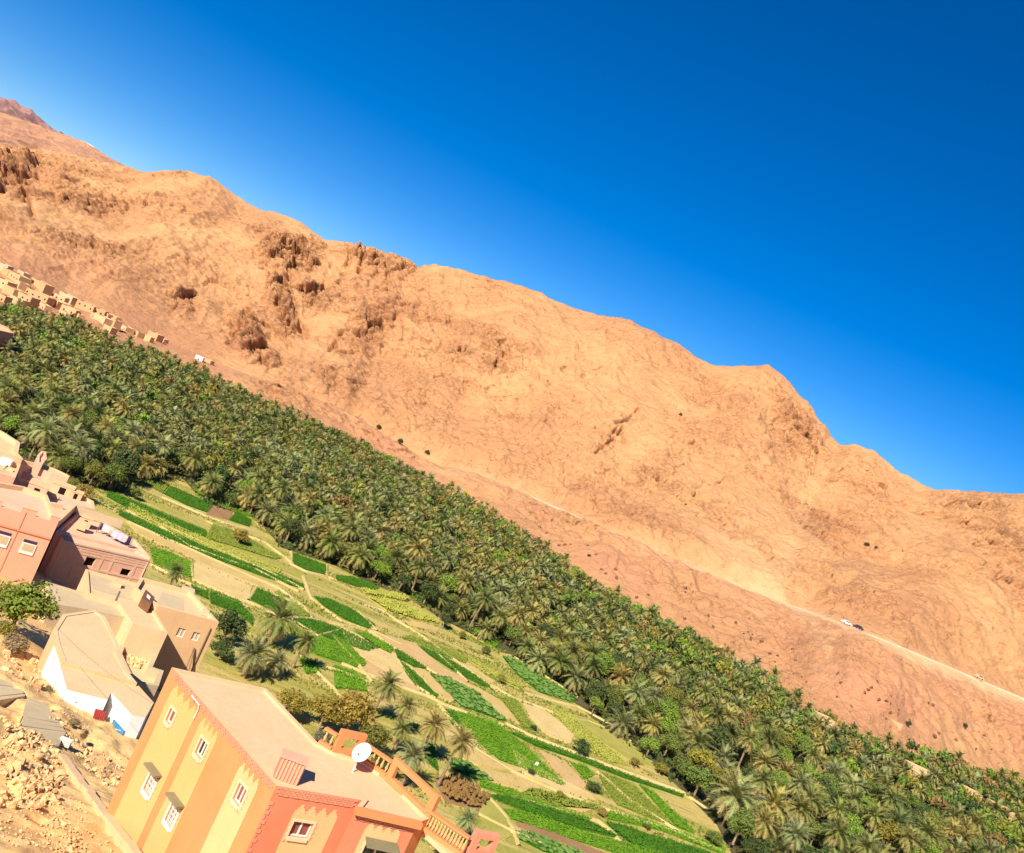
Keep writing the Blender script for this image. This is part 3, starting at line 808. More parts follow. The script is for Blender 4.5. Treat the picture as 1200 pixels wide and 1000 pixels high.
for i, (kind, poly, lab) in enumerate(FIELDS):
    pts = [tuple(at_z(p, 0)[:2]) for p in poly]
    z = .06+.012*(i % 12)
    if kind.startswith('s_'):
        o = plate('field', pts, z, M['s_brown' if kind == 's_brownish' else kind]); o['kind'] = 'structure'
        tag(o, lab)
    else:
        o = plate('field', pts, z, M['s_brown' if kind == RU else G_ if kind == C_ else kind]); o['kind'] = 'structure'
        tag(o, 'soil under the '+lab)
        if kind == RU: crop(pts, z, 1.0, M[kind], .5, lab, 'dead_plants', rows=False)
        elif kind == C_:
            crop(pts, z, .24, M[G_], .30, lab)
            crop(pts, z, .42, M[C_], .85, 'pale cabbage heads standing in the '+lab, 'cabbages')
        elif kind == Y_: crop(pts, z, .8 if 'maize' in lab else .3, M[kind], .32, lab, rows=False)
        else: crop(pts, z, .30, M[kind], .30, lab)
# weeds and dry grass everywhere between the plots
gp = [tuple(at_z(p, 0)[:2]) for p in [(100,560),(165,552),(300,600),(345,640),(480,695),(560,742),(700,845),(860,1000),(900,1100),(560,1100),(500,1000),(440,860),(330,790),(240,720),(170,660),(120,600)]]
k = RNG.uniform(size=(60000, 2)); P = np.array(gp); lo, hi = P.min(0), P.max(0)
X, Y = (lo+(hi-lo)*k).T
q = inpoly(X, Y, gp) & (fbm((X*math.cos(STRIP_ANG)+Y*math.sin(STRIP_ANG))/22, (Y*math.cos(STRIP_ANG)-X*math.sin(STRIP_ANG))/2.2, X*0, 2, 11) > .0) & (near_z(X, Y) < 0)
for (kd, poly, _) in FIELDS:
    pp = [tuple(at_z(p, 0)[:2]) for p in poly]
    q &= ~(inpoly(X, Y, pp) & (RNG.uniform(size=len(X)) < (.93 if kd.startswith('s_') else 1)))
X, Y = X[q], Y[q]; n = len(X)
r = RNG.uniform(.08, .28, n); h = RNG.uniform(.10, .35, n); ang = RNG.uniform(0, 6.28, n)
V = np.stack([np.stack([X+r*np.cos(ang+j*2.09), Y+r*np.sin(ang+j*2.09), np.full(n, .05)], 1) for j in range(3)]+[np.stack([X, Y, .05+h], 1)], 1).reshape(-1, 3)
b = (np.arange(n)*4)[:, None]
F = np.concatenate([b+np.array([[0, 1, 3]]), b+np.array([[1, 2, 3]]), b+np.array([[2, 0, 3]])])
g = fbm((X*math.cos(STRIP_ANG)+Y*math.sin(STRIP_ANG))/30, (Y*math.cos(STRIP_ANG)-X*math.sin(STRIP_ANG))/3, X*0, 2, 19)
tint = np.where((g > .1)[:, None], np.array([[.20, .27, .035]]), np.array([[.42, .36, .08]]))*RNG.uniform(.6, 1.2, (n, 1))
tag(link('weeds', np_mesh('weeds', V, F, M['mass'], dict(tint=np.repeat(tint, 4, 0)))), 'dry tufts of grass and weeds between the field plots', 'weeds', kind='stuff')
# earth bunds and channels between plots
BUNDS = [[(341,647),(342,662),(358,670),(383,676)], [(383,662),(383,676),(394,681)], [(426,709),(448,716),(466,728),(496,747),(506,755),(540,779),(584,811)], [(400,778),(440,795),(500,816),(520,826),(560,841),(590,850)],
 [(148,599),(200,620),(300,664),(340,683),(356,692)], [(150,612),(240,652),(330,692),(356,712),(366,726)], [(224,661),(226,680),(268,697),(291,706),(326,721)], [(301,689),(291,704)], [(301,689),(329,701),(345,707)],
 [(356,676),(360,690),(365,702),(380,714),(400,728),(437,741)], [(340,726),(372,746),(400,738)], [(334,722),(372,727),(437,740),(470,756)], [(434,741),(470,765),(512,791)], [(584,766),(600,769),(622,782),(656,804),(677,818)],
 [(592,848),(620,862),(672,882),(728,903),(800,929),(830,950)], [(700,905),(740,940),(796,975)], [(569,931),(582,945),(594,959),(603,975),(608,992)], [(600,935),(660,952),(700,962),(716,974),(728,988)],
 [(662,843),(690,846),(728,862),(740,870)], [(613,812),(650,822),(676,828),(720,852)], [(350,768),(374,790),(392,808),(400,820)], [(372,778),(400,788),(430,800)], [(514,826),(560,880),(600,905),(640,922),(700,946),(790,975),(850,1000)],
 [(388,745),(420,780),(436,800)], [(420,718),(442,740)], [(575,803),(600,818),(640,832),(662,843)], [(560,955),(600,975),(640,992)], [(240,611),(272,622),(310,636),(345,662)], [(190,583),(240,605),(265,614),(300,622)], [(466,774),(490,806),(510,819)], [(484,754),(512,766),(548,800)],
 [(164,600),(220,640),(260,655),(300,668),(350,694)], [(176,662),(215,682),(245,694),(290,712)]]
for pl in BUNDS:
    pts = [at_z(p, 0) for p in pl]
    dense = []
    for a, b in zip(pts[:-1], pts[1:]):
        n = max(2, int((b-a).length/2.2))
        dense += [a+(b-a)*(j/n) for j in range(n)]
    dense.append(pts[-1])
    mb = MB(); rows_ = []
    for i, p in enumerate(dense):
        d = (dense[min(i+1, len(dense)-1)]-dense[max(i-1, 0)]).normalized(); nrm = Vector((-d.y, d.x, 0))
        w = .20+.12*float(vnoise(np.array([p.x/3]), np.array([p.y/3]), np.array([1.]))[0])
        off = nrm*(.15*float(vnoise(np.array([p.x/5]), np.array([p.y/5]), np.array([7.]))[0]))
        c = p+off
        rows_.append([c-nrm*(w+.25)+Vector((0, 0, -.02)), c-nrm*w*.5+Vector((0, 0, .30)), c+nrm*w*.5+Vector((0, 0, .30)), c+nrm*(w+.25)+Vector((0, 0, -.02))])
    V = [q for r_ in rows_ for q in r_]
    Fc = [(i*4+j, i*4+j+1, (i+1)*4+j+1, (i+1)*4+j) for i in range(len(rows_)-1) for j in range(3)]
    mb.add(V, [f[::-1] for f in Fc])
    tag(mb.build('path', M['bund']), 'low pale earth bund between field plots', kind='structure')
# ------------------------------------------------------------ BUILDINGS
Z = Vector((0, 0, 1))
class Plane:
    """vertical wall plane through two points; s runs along it, z is height, d is outwards"""
    def __init__(s, P0, P1, outward_hint):
        s.P0 = Vector((P0[0], P0[1], 0)); P1 = Vector((P1[0], P1[1], 0))
        s.L = (P1-s.P0).length; s.a = (P1-s.P0)/s.L
        n = Vector((s.a.y, -s.a.x, 0))
        s.n = n if n.dot(outward_hint) > 0 else -n
    def pt(s, u, z, d=0.0): return s.P0+s.a*u+s.n*d+Z*z
    def hit(s, px):
        t, e = te(*px)
        r = Vector((t, 1, 0))
        # P0 + a*u = r*Y
        det = s.a.x*(-r.y)+s.a.y*r.x
        u = (-s.P0.x*(-r.y) - s.P0.y*r.x)/det
        p = s.P0+s.a*u
        Y = p.y
        return u, CAM_Z+e*Y
    def box(s, mb, u0, u1, z0, z1, d0, d1):
        mb.box(s.pt(u0, z0, d0), s.a*(u1-u0), Z*(z1-z0), s.n*(d1-d0))
def wall_holes(mb, pl, u0, u1, z0, z1, holes, d=0.0, depth=.14):
    us = sorted({u0, u1, *[min(max(h[i], u0), u1) for h in holes for i in (0, 1)]})
    zs = sorted({z0, z1, *[min(max(h[i], z0), z1) for h in holes for i in (2, 3)]})
    flip = pl.a.cross(Z).dot(pl.n) < 0
    def q(pts): mb.add(pts, [(0, 1, 2, 3) if not flip else (3, 2, 1, 0)])
    for a, b in zip(us[:-1], us[1:]):
        for c, e in zip(zs[:-1], zs[1:]):
            mu, mz = (a+b)/2, (c+e)/2
            if any(h[0] < mu < h[1] and h[2] < mz < h[3] for h in holes): continue
            q([pl.pt(a, c, d), pl.pt(b, c, d), pl.pt(b, e, d), pl.pt(a, e, d)])
    for h in holes:
        a, b, c, e = h[:4]
        if a < u0 or b > u1 or c < z0 or e > z1: continue
        i = d-depth
        q([pl.pt(a, c, d), pl.pt(a, c, i), pl.pt(b, c, i), pl.pt(b, c, d)][::-1])
        q([pl.pt(a, e, d), pl.pt(a, e, i), pl.pt(b, e, i), pl.pt(b, e, d)])
        q([pl.pt(a, c, d), pl.pt(a, c, i), pl.pt(a, e, i), pl.pt(a, e, d)])
        q([pl.pt(b, c, d), pl.pt(b, c, i), pl.pt(b, e, i), pl.pt(b, e, d)][::-1])
def window(pl, h, root, depth=.14, fm='frame', pm='glass', mullion=True, fw=.06):
    """frame with mullion set into the hole, pane behind it"""
    a, b, c, e = h[:4]
    mb = MB(); d0, d1 = -depth+.02, -depth+.07
    pl.box(mb, a, a+fw, c, e, d0, d1); pl.box(mb, b-fw, b, c, e, d0, d1)
    pl.box(mb, a+fw, b-fw, c, c+fw, d0, d1); pl.box(mb, a+fw, b-fw, e-fw, e, d0, d1)
    if mullion: pl.box(mb, (a+b)/2-fw*.6, (a+b)/2+fw*.6, c+fw, e-fw, d0, d1+.01)
    f = mb.build('window', M[fm], root)
    p = MB(); pl.box(p, a, b, c, e, -depth, -depth+.018)
    p.build('pane', M[pm], f)
    return f
def inset(pts, w):
    n = len(pts); out = []
    for i in range(n):
        p0, p, p1 = [Vector(pts[j % n][:2]) for j in (i-1, i, i+1)]
        e0, e1 = (p-p0).normalized(), (p1-p).normalized()
        n0, n1 = Vector((-e0.y, e0.x)), Vector((-e1.y, e1.x))
        m_ = n0+n1
        m_ = m_/max(m_.dot(n0), .35) if m_.length > 1e-6 else n0
        q = p+m_*w
        out.append((q.x, q.y))
    return out
def house(name, label, cat, px, ztop, zbot, wall='mud', roof='mudlight', par=.35, holes={}, group=None, parw=.22, coping=None, world_pts=None, pane='dark', fm='frame', skip_wall=()):
    """px: outline of the roof edge in order; holes {edge: [(px centre, w, h)]}"""
    pts = [tuple(at_z(p, ztop)[:2]) for p in px] if world_pts is None else world_pts
    n = len(pts)
    area = sum(p[0]*q[1]-q[0]*p[1] for p, q in zip(pts, pts[1:]+pts[:1]))
    order = list(range(n))
    cx, cy = sum(p[0] for p in pts)/n, sum(p[1] for p in pts)/n
    root = empty(name, (cx, cy, zbot)); tag(root, label, cat, group)
    P = pts if area > 0 else pts[::-1]
    edge_of = (lambda i: i) if area > 0 else (lambda i: (n-2-i) % n)
    planes = {}
    for i in range(n):
        a, b = P[i], P[(i+1) % n]
        e = Vector((b[0]-a[0], b[1]-a[1], 0)); out = Vector((e.y, -e.x, 0))
        pl = Plane(a, b, out); oi = edge_of(i); planes[oi] = pl
        hs = []
        for h in holes.get(oi, ()):
            u, z = pl.hit(h[0])
            hs.append((u-h[1]/2, u+h[1]/2, z-h[2]/2, z+h[2]/2) + tuple(h[3:]))
        mb = MB(); wall_holes(mb, pl, 0, pl.L, zbot, ztop, hs, 0, .16)
        mb.build('wall', M[wall], root)
        for h in hs:
            kind = h[4] if len(h) > 4 else 'win'
            if kind == 'win': window(pl, h, root, .16, fm, pane, mullion=(h[1]-h[0]) > .5)
            else:
                p = MB(); pl.box(p, h[0], h[1], h[2], h[3], -.17, -.155); p.build('opening' if kind == 'hole' else 'door', M['dark' if kind == 'hole' else 'wood'], root)
    I = inset(P, parw)
    mb = MB()
    if par > 0:
        for i in range(n):
            a, b = P[i], P[(i+1) % n]; c, d = I[(i+1) % n], I[i]
            mb.quad((*a, ztop), (*b, ztop), (*c, ztop), (*d, ztop))
            mb.quad((*d, ztop), (*c, ztop), (*c, ztop-par), (*d, ztop-par))
        mb.build('parapet', M[coping or wall], root)
    R_ = I if par > 0 else P
    mb = MB(); mb.v = [(x, y, ztop-par) for x, y in R_]
    mb.f = [f if (Vector(mb.v[f[1]])-Vector(mb.v[f[0]])).cross(Vector(mb.v[f[2]])-Vector(mb.v[f[0]])).z > 0 else f[::-1] for f in map(tuple, tri_poly(R_))]
    mb.build('roof', M[roof], root)
    root['_n'] = n
    del root['_n']
    return root, planes
def c3(x, y): return (120+x/4.168, 760+y/4.168)
def c4(x, y): return (320+x/4.286, 800+y/4.286)

# ---- the big yellow and orange house
ZR = 30.0
A, B, F_, G1, G2 = (201.5, 782), (324, 921), (424, 938), (417, 947), (490, 964)
main_px = [A, B, F_, G1, G2, (504, 959), (456, 911), (426, 892), (393, 881), (372, 870), (312, 807)]
pts = [tuple(at_z(p, ZR)[:2]) for p in main_px]
HW = {}
def quadc(*q): return (sum(a for a, b in q)/len(q), sum(b for a, b in q)/len(q))
AB = Plane(pts[0], pts[1], Vector((-.6, -.8, 0)))
BF = Plane(pts[1], pts[2], Vector((.5, -.8, 0)))
GG = Plane(pts[3], pts[4], Vector((.5, -.8, 0)))
w1 = c3(336, 333), .46, .62, 'wood'
w2 = c3(486, 490), .58, .72, 'glass'
w3 = c3(674, 715), .58, .74, 'redpane'
w4 = c3(235, 665), .62, .85, 'glass'
w5 = c3(342, 815), .62, .85, 'glass'
w6 = c3(968, 885), .86, .66, 'redpane'
w7 = c4(515, 852), 1.15, .55, 'glass'
zb = 21.0
yh, pls = None, None
cx, cy = sum(p[0] for p in pts)/len(pts), sum(p[1] for p in pts)/len(pts)
yh = empty('painted_house', (cx, cy, zb))
tag(yh, 'large house painted in yellow and orange stripes with a pale flat roof terrace', 'house')
P = pts  # A,B,F.. runs with the outside on the right-hand side seen from above
n = len(P)
def hrect(pl, w): 
    u, z = pl.hit(w[0]); return (u-w[1]/2, u+w[1]/2, z-w[2]/2, z+w[2]/2)
holesAB = [hrect(AB, w) for w in (w1, w2, w3, w4, w5)]
holesBF = [hrect(BF, w6)]; holesGG = [hrect(GG, w7)]
inner = Vector((cx, cy, 0))
for i in range(n):
    a, b = P[i], P[(i+1) % n]
    mid = Vector(((a[0]+b[0])/2, (a[1]+b[1])/2, 0))
    e = Vector((b[0]-a[0], b[1]-a[1], 0)); out = Vector((e.y, -e.x, 0))
    pl = Plane(a, b, out)
    hs = holesAB if i == 0 else holesBF if i == 1 else holesGG if i == 3 else []
    mb = MB(); wall_holes(mb, pl, 0, pl.L, zb, ZR, hs, 0, .16)
    mb.build('wall', M['salmon' if i in (1, 2, 3) else 'orange'], yh)
def panel(pl, ul, ur, ztop, zlow, holes, mat, spikes):
    hs = [h for h in holes if h[0] > ul-.01 and h[1] < ur+.01]
    mb = MB(); wall_holes(mb, pl, ul, ur, zlow, ztop, hs, .022, .02)
    for u in (ul, ur): 
        mb.quad(pl.pt(u, zlow, 0), pl.pt(u, ztop, 0), pl.pt(u, ztop, .022), pl.pt(u, zlow, .022))
    w = (ur-ul)/spikes
    for k in range(spikes):
        c = ul+(k+.5)*w
        for j, (fw, hh) in enumerate(((.92, .11), (.62, .11), (.30, .13))):
            z0 = ztop+.11*j
            pl.box(mb, c-w*fw/2, c+w*fw/2, z0, z0+hh-.001, -.02, .0225-.001*j)
    mb.build('stepped_panel', M[mat], yh)
def us(pl, *pts_): return [pl.hit(c3(*p))[0] for p in pts_]
pU = us(AB, (345, 195), (455, 330), (488, 345), (572, 420), (680, 560), (780, 640))
zt = ZR-.75
panel(AB, pU[0], pU[1], zt, zb, holesAB, 'yellow', 4)
panel(AB, pU[2], pU[3], zt, zb, holesAB, 'yellow', 4)
panel(AB, pU[4], pU[5], zt, zb, holesAB, 'cream', 4)
q0, q1 = BF.hit(c3(955, 760))[0], BF.hit(c3(1165, 790))[0]
q1 = min(q1, BF.L-.35)
panel(BF, q0, q1, ZR-.95, zb, holesBF, 'cream', 4)
g0, g1 = GG.hit(c4(465, 730))[0], GG.hit(c4(635, 770))[0]
panel(GG, g0, g1, ZR-.75, zb, holesGG, 'cream', 4)
def surround(pl, h, toothed=True, mat='surround'):
    a, b, c, e = h; w = .09
    mb = MB(); d0, d1 = .022, .06
    pl.box(mb, a-w, a, c-w, e+w, d0, d1); pl.box(mb, b, b+w, c-w, e+w, d0, d1)
    pl.box(mb, a, b, c-w*1.6, c, d0, d1+.05); pl.box(mb, a, b, e, e+w, d0, d1)
    mb.build('window_surround', M[mat], yh)
    if toothed:
        mb = MB(); k = int((e-c)/.12)
        for j in range(0, k, 2):
            z0 = c+j*.12
            pl.box(mb, a-w-.07, a-w, z0, z0+.11, .0225, .05); pl.box(mb, b+w, b+w+.07, z0, z0+.11, .0225, .05)
        for j in range(0, int((b-a+.3)/.12), 2):
            u0 = a-.15+j*.12
            pl.box(mb, u0, u0+.11, c-w*1.6-.08, c-w*1.6, .0225, .05)
        mb.build('toothed_border', M['pink'], yh)['kind'] = 'stuff'
for pl, w, h in [(AB, w1, holesAB[0]), (AB, w2, holesAB[1]), (AB, w3, holesAB[2]), (AB, w4, holesAB[3]), (AB, w5, holesAB[4]), (BF, w6, holesBF[0]), (GG, w7, holesGG[0])]:
    f = window(pl, h, yh, .14, 'frame', w[3] if w[3] != 'glass' else 'glass', mullion=(w is not w1), fw=.05)
    if w is w1: f['label'] = 'window closed by a brown shutter'
    surround(pl, h, mat='frame' if w in (w4, w5) else 'surround')
    if w in (w4, w5):                       # white iron grilles
        mb = MB(); a, b, c, e = h
        for j in range(1, 6):
            u = a+(b-a)*j/6; pl.box(mb, u-.012, u+.012, c, e, -.03, -.008)
        for j in range(1, 4):
            z = c+(e-c)*j/4; pl.box(mb, a, b, z-.012, z+.012, -.045, -.031)
        mb.build('window_grille', M['frame'], yh)
        mb = MB(); pl.box(mb, a-.22, b+.22, e+.24, e+.33, 0, .42)
        mb.build('window_canopy', M['awning'], yh)
        for j in range(3):
            mb = MB(); u = a-.1+(b-a+.2)*j/2; pl.box(mb, u-.025, u+.025, e+.12, e+.2, .022, .12); mb.build('bracket', M['log'], yh)
mb = MB(); a, b, c, e = holesGG[0]
for j in range(7):
    d = .05+j*.075; GG.box(mb, a-.15, b+.15, e+.26-j*.02, e+.31-j*.02, d, d+.068)
mb.build('slatted_awning', M['awning'], yh)
# parapet, coping bricks, roof
I = inset(P, .2) if sum(p[0]*q[1]-q[0]*p[1] for p, q in zip(P, P[1:]+P[:1])) > 0 else inset(P[::-1], .2)[::-1]
mb = MB()
for i in range(n):
    a, b, c, d = P[i], P[(i+1) % n], I[(i+1) % n], I[i]
    mb.quad((*a, ZR), (*b, ZR), (*c, ZR), (*d, ZR)); mb.quad((*d, ZR), (*c, ZR), (*c, ZR-.12), (*d, ZR-.12))
mb.build('parapet', M['roof_pale'], yh)
mb = MB(); mb.v = [(x, y, ZR-.12) for x, y in I]
mb.f = [f if (Vector(mb.v[f[1]])-Vector(mb.v[f[0]])).cross(Vector(mb.v[f[2]])-Vector(mb.v[f[0]])).z > 0 else f[::-1] for f in map(tuple, tri_poly(I))]
mb.build('roof', M['roof_pale'], yh)
def brickband(pl, u0, u1, ztop, rows_, mat='rose'):
    mb = MB()
    for r_ in range(rows_):
        k = 0; u = u0+(.11 if r_ % 2 else 0)
        while u+.2 < u1:
            pl.box(mb, u, u+.2, ztop-.085*(r_+1)+.012, ztop-.085*r_, .0, .035+.012*(k % 2)); u += .222; k += 1
    o = mb.build('brick_band', M[mat], yh); o['kind'] = 'stuff'
brickband(AB, .3, AB.L-.1, ZR-.03, 3); brickband(BF, .1, BF.L-.1, ZR-.03, 4); brickband(GG, .15, GG.L-.1, ZR-.22, 3)
# quoins at the corner B on the right facade
mb = MB()
for k in range(40):
    z0 = zb+.2*k+.4
    if z0 > ZR-.8: break
    BF.box(mb, .02, .2 if k % 2 else .1, z0, z0+.16, .0, .03)
o = mb.build('corner_bricks', M['rose'], yh); o['kind'] = 'stuff'
# projecting cornice over the second face
mb = MB(); GG.box(mb, -.05, GG.L+.1, ZR-.14, ZR+.10, .0, .30); mb.build('cornice', M['orange'], yh)
# drain pipe on the facade
u_, z_ = AB.hit(c3(478, 290))
mb = MB(); mb.tube([AB.pt(u_-.45, z_+.32, .35), AB.pt(u_, z_+.12, .12), AB.pt(u_-.0, z_-.1, .07), AB.pt(u_-.02, z_-.55, .06)], .028, 6)
mb.build('drain_pipe', M['frame'], yh)
# ribbed hatch box on the roof
b0, b1 = at_z((320, 911), ZR-.1), at_z((348, 921), ZR-.1)
hb = Plane(b0, b1, Vector((.5, -.8, 0)))
mb = MB(); hb.box(mb, 0, hb.L, ZR-.12, ZR+.80, -.6, 0); 
mb.build('roof_hatch', M['rose'], yh)
mb = MB()
for j in range(7):
    u = hb.L*(j+.5)/7; hb.box(mb, u-.035, u+.035, ZR-.1, ZR+.78, 0, .045)
mb.build('hatch_rib', M['pink'], yh)
mb = MB(); hb.box(mb, -.06, hb.L+.06, ZR+.801, ZR+.85, -.66, .08); mb.build('hatch_lid', M['pink'], yh)
# frames and balustrades round the terrace
def frame_wall(p0, p1, h, root, th=.22, post=.28, beam=.26, mat='orange', sill=.25, name='terrace_frame'):
    a, b = at_z(p0, ZR), at_z(p1, ZR); pl = Plane(a, b, Vector((.5, .5, 0)))
    mb = MB()
    pl.box(mb, 0, post, ZR-.1, ZR+h, -th/2, th/2); pl.box(mb, pl.L-post, pl.L, ZR-.1, ZR+h, -th/2, th/2)
    pl.box(mb, post, pl.L-post, ZR+h-beam, ZR+h, -th/2, th/2); pl.box(mb, post, pl.L-post, ZR-.1, ZR+sill, -th/2, th/2)
    return mb.build(name, M[mat], root)
def balusters(p0, p1, h, root, sill=.14, zz=None, n_=None):
    z0 = ZR if zz is None else zz
    a, b = at_z(p0, z0), at_z(p1, z0); pl = Plane(a, b, Vector((.5, .5, 0)))
    mb = MB(); pl.box(mb, 0, pl.L, z0+h-.1, z0+h, -.12, .12); mb.build('balustrade_rail', M['orange'], root)
    mb = MB(); pl.box(mb, 0, pl.L, z0-.1, z0+sill, -.11, .11); mb.build('balustrade_base', M['orange'], root)
    k = n_ or max(2, int(pl.L/.24)); me = None
    for j in range(k):
        c = pl.pt(pl.L*(j+.5)/k, 0)
        if me is None:
            m2 = MB(); m2.tube([(0, 0, sill), (0, 0, sill+.08), (0, 0, sill+.2), (0, 0, h-.28), (0, 0, h-.1)], [.05, .035, .075, .035, .055], 8)
            me = m2.mesh('baluster', M['yellow'], smooth=True)
        o = link('baluster', me, root); o.location = Vector((c.x, c.y, z0))-ORG[root.name]
frame_wall((389, 880), (419, 886), 1.05, yh, post=.3, beam=.28)
frame_wall((453, 911), (504, 959), 1.0, yh, post=.34, beam=.24, sill=.18)
balusters((374, 870), (388, 879), .75, yh)
balusters((420, 888), (452, 910), .75, yh)
# side balcony with balusters at the right end, lower than the roof
ZB = ZR-.55
bal = [(490, 967), (504, 960), (556, 1004), (540, 1012)]
bp = [at_z(p, ZB) for p in bal]
mb = MB(); mb.add([(*p[:2], ZB-.25) for p in bp]+[(*p[:2], ZB-.05) for p in bp], [(0, 1, 2, 3)[::-1], (4, 5, 6, 7), (0, 1, 5, 4), (1, 2, 6, 5), (2, 3, 7, 6), (3, 0, 4, 7)])
mb.build('balcony_floor', M['roof_pale'], yh)
balusters((492, 969), (541, 1003), .85, yh, zz=ZB, n_=14)
pl = Plane(at_z((546, 999), ZB), at_z((574, 1003), ZB), Vector((.5, -.5, 0)))
mb = MB(); pl.box(mb, 0, .3, ZB-8, ZB+1.0, -.15, .15); pl.box(mb, pl.L-.25, pl.L, ZB-8, ZB+1.0, -.15, .15); pl.box(mb, .3, pl.L-.25, ZB+.75, ZB+1.0, -.15, .15); pl.box(mb, .3, pl.L-.25, ZB-.1, ZB+.25, -.15, .15)
mb.build('corner_frame', M['rose'], yh)
# satellite dish standing on the terrace
dz = ZR-.12; dp = at_z((413, 905), dz)
dish = empty('satellite_dish', dp); tag(dish, 'white round satellite dish on the roof terrace of the striped house', 'satellite dish')
dn = Vector((-.45, -.62, .55)).normalized(); dx_ = dn.cross(Z).normalized(); dy_ = dx_.cross(dn)
c0 = dp+Z*.95; mb = MB(); V = [c0-dn*.09]; nr_, na = 5, 24
for i in range(1, nr_+1):
    r_ = .42*i/nr_
    for k in range(na):
        an = 2*math.pi*k/na; V.append(c0-dn*.09*(1-(i/nr_)**2)+dx_*math.cos(an)*r_+dy_*math.sin(an)*r_*1.06)
Fs = [(0, 1+k, 1+(k+1) % na) for k in range(na)]+[(1+(i-1)*na+k, 1+i*na+k, 1+i*na+(k+1) % na, 1+(i-1)*na+(k+1) % na) for i in range(1, nr_) for k in range(na)]
mb.add(V, Fs); mb.build('dish', M['metal'], dish, smooth=True)
mb = MB(); mb.tube([dp, dp+Z*.75, c0-dn*.12], .03, 8); mb.build('mast', M['metal'], dish)
mb = MB(); mb.tube([c0-dy_*.45, c0+dn*.42-dy_*.1], .014, 6); mb.box(c0+dn*.38-dy_*.14-dx_*.04, dx_*.08, dy_*.08, dn*.1); mb.build('receiver_arm', M['metal'], dish)

# ---- white house with red canopy and blue doors
zw = 17.6
def c4b(x, y): return (40+x/6.667, 720+y/6.667)
front = [c4b(155, 240), c4b(205, 375), c4b(490, 455), c4b(800, 540), c4b(935, 690), c4b(870, 805), c4b(765, 790), c4b(600, 610), c4b(575, 668), c4b(258, 590)]
wh, wp = house('whitewashed_house', 'low whitewashed house with orange earth roof above the path', 'house', front, zw, 14.0, 'white', 'mudlight', par=0,
               holes={9: [(c4b(150, 570), .5, .9, 'hole'), (c4b(150, 350), .4, .6, 'hole')], 8: [(c4b(330, 690), .12, .1, 'hole')]})
# thickness of the roof edge
back = [c4b(150, 115), c4b(225, 0), c4b(470, -35), c4b(555, 20), c4b(668, 250), c4b(655, 300), c4b(735, 450), c4b(805, 538), c4b(490, 453), c4b(222, 372), c4b(172, 228)]
bh, bpn = house('earth_roofed_house', 'long tan roofed house directly behind the whitewashed house', 'house', back, zw+.25, 13.0, 'tanwall', 'mudlight', par=.07, parw=.3, coping='mudlight')
# ridge kerb between the roofs is the second roof's edge; gable with blue doors
fpl, gpl = wp[8], wp[6]
def onplane(pl, *q):
    h = [pl.hit(c4b(*p)) for p in q]; return min(a for a, b in h), max(a for a, b in h), min(b for a, b in h), max(b for a, b in h)
u0, u1, z0, z1 = onplane(fpl, (436, 880), (570, 912)); zc = fpl.hit(c4b(505, 880))[1]
bd = empty('blue_door', fpl.pt((u0+u1)/2, zc-.4)); tag(bd, 'blue painted low door panel under the red canopy', 'door')
mb = MB(); fpl.box(mb, u0, u1, zc-.36, zc+.34, .02, .14); mb.build('panel', M['blue'], bd)
for j in range(5):
    mb = MB(); fpl.box(mb, u0+(u1-u0)*j/5+.02, u0+(u1-u0)*(j+1)/5-.02, zc-.32, zc+.30, .141, .165); mb.build('plank', M['blue'], bd)
g0_, g1_ = gpl.hit(c4b(603, 880))[0], gpl.hit(c4b(712, 915))[0]
if g0_ > g1_: g0_, g1_ = g1_, g0_
zg = gpl.hit(c4b(655, 895))[1]
bd2 = empty('blue_gate', gpl.pt((g0_+g1_)/2, zg-.4)); tag(bd2, 'blue gate leaf standing at the right on the white gable', 'gate')
mb = MB(); gpl.box(mb, g0_, g1_, zg-.34, zg+.30, .02, .10); mb.build('leaf', M['blue'], bd2)
mb = MB(); mb.box(gpl.pt(g0_+.1, zg-.25, .101), gpl.a*.06, gpl.a*((g1_-g0_)*.7)+Z*.4, gpl.n*.02); mb.build('brace', M['metal'], bd2)
cu0, cu1 = fpl.hit(c4b(455, 790))[0], fpl.hit(c4b(545, 812))[0]
if cu0 > cu1: cu0, cu1 = cu1, cu0
zcp = fpl.hit(c4b(505, 770))[1]
cn = empty('canopy', fpl.pt((cu0+cu1)/2, zcp)); tag(cn, 'small dark red corrugated canopy on the white wall', 'canopy')
q = [fpl.pt(cu0, zcp+.22, .02), fpl.pt(cu1, zcp+.22, .02), fpl.pt(cu1, zcp-.12, .55), fpl.pt(cu0, zcp-.12, .55)]
mb = MB(); mb.add([p for p in q]+[p-Z*.06 for p in q], [(0, 1, 2, 3), (4, 7, 6, 5), (0, 4, 5, 1), (1, 5, 6, 2), (2, 6, 7, 3), (3, 7, 4, 0)]); mb.build('sheet', M['redroof'], cn)
for j in range(6):
    k0_ = (j+.5)/6; mb = MB()
    mb.tube([q[0].lerp(q[1], k0_)+Z*.02, q[3].lerp(q[2], k0_)+Z*.02], .03, 5); mb.build('rib', M['redroof'], cn)
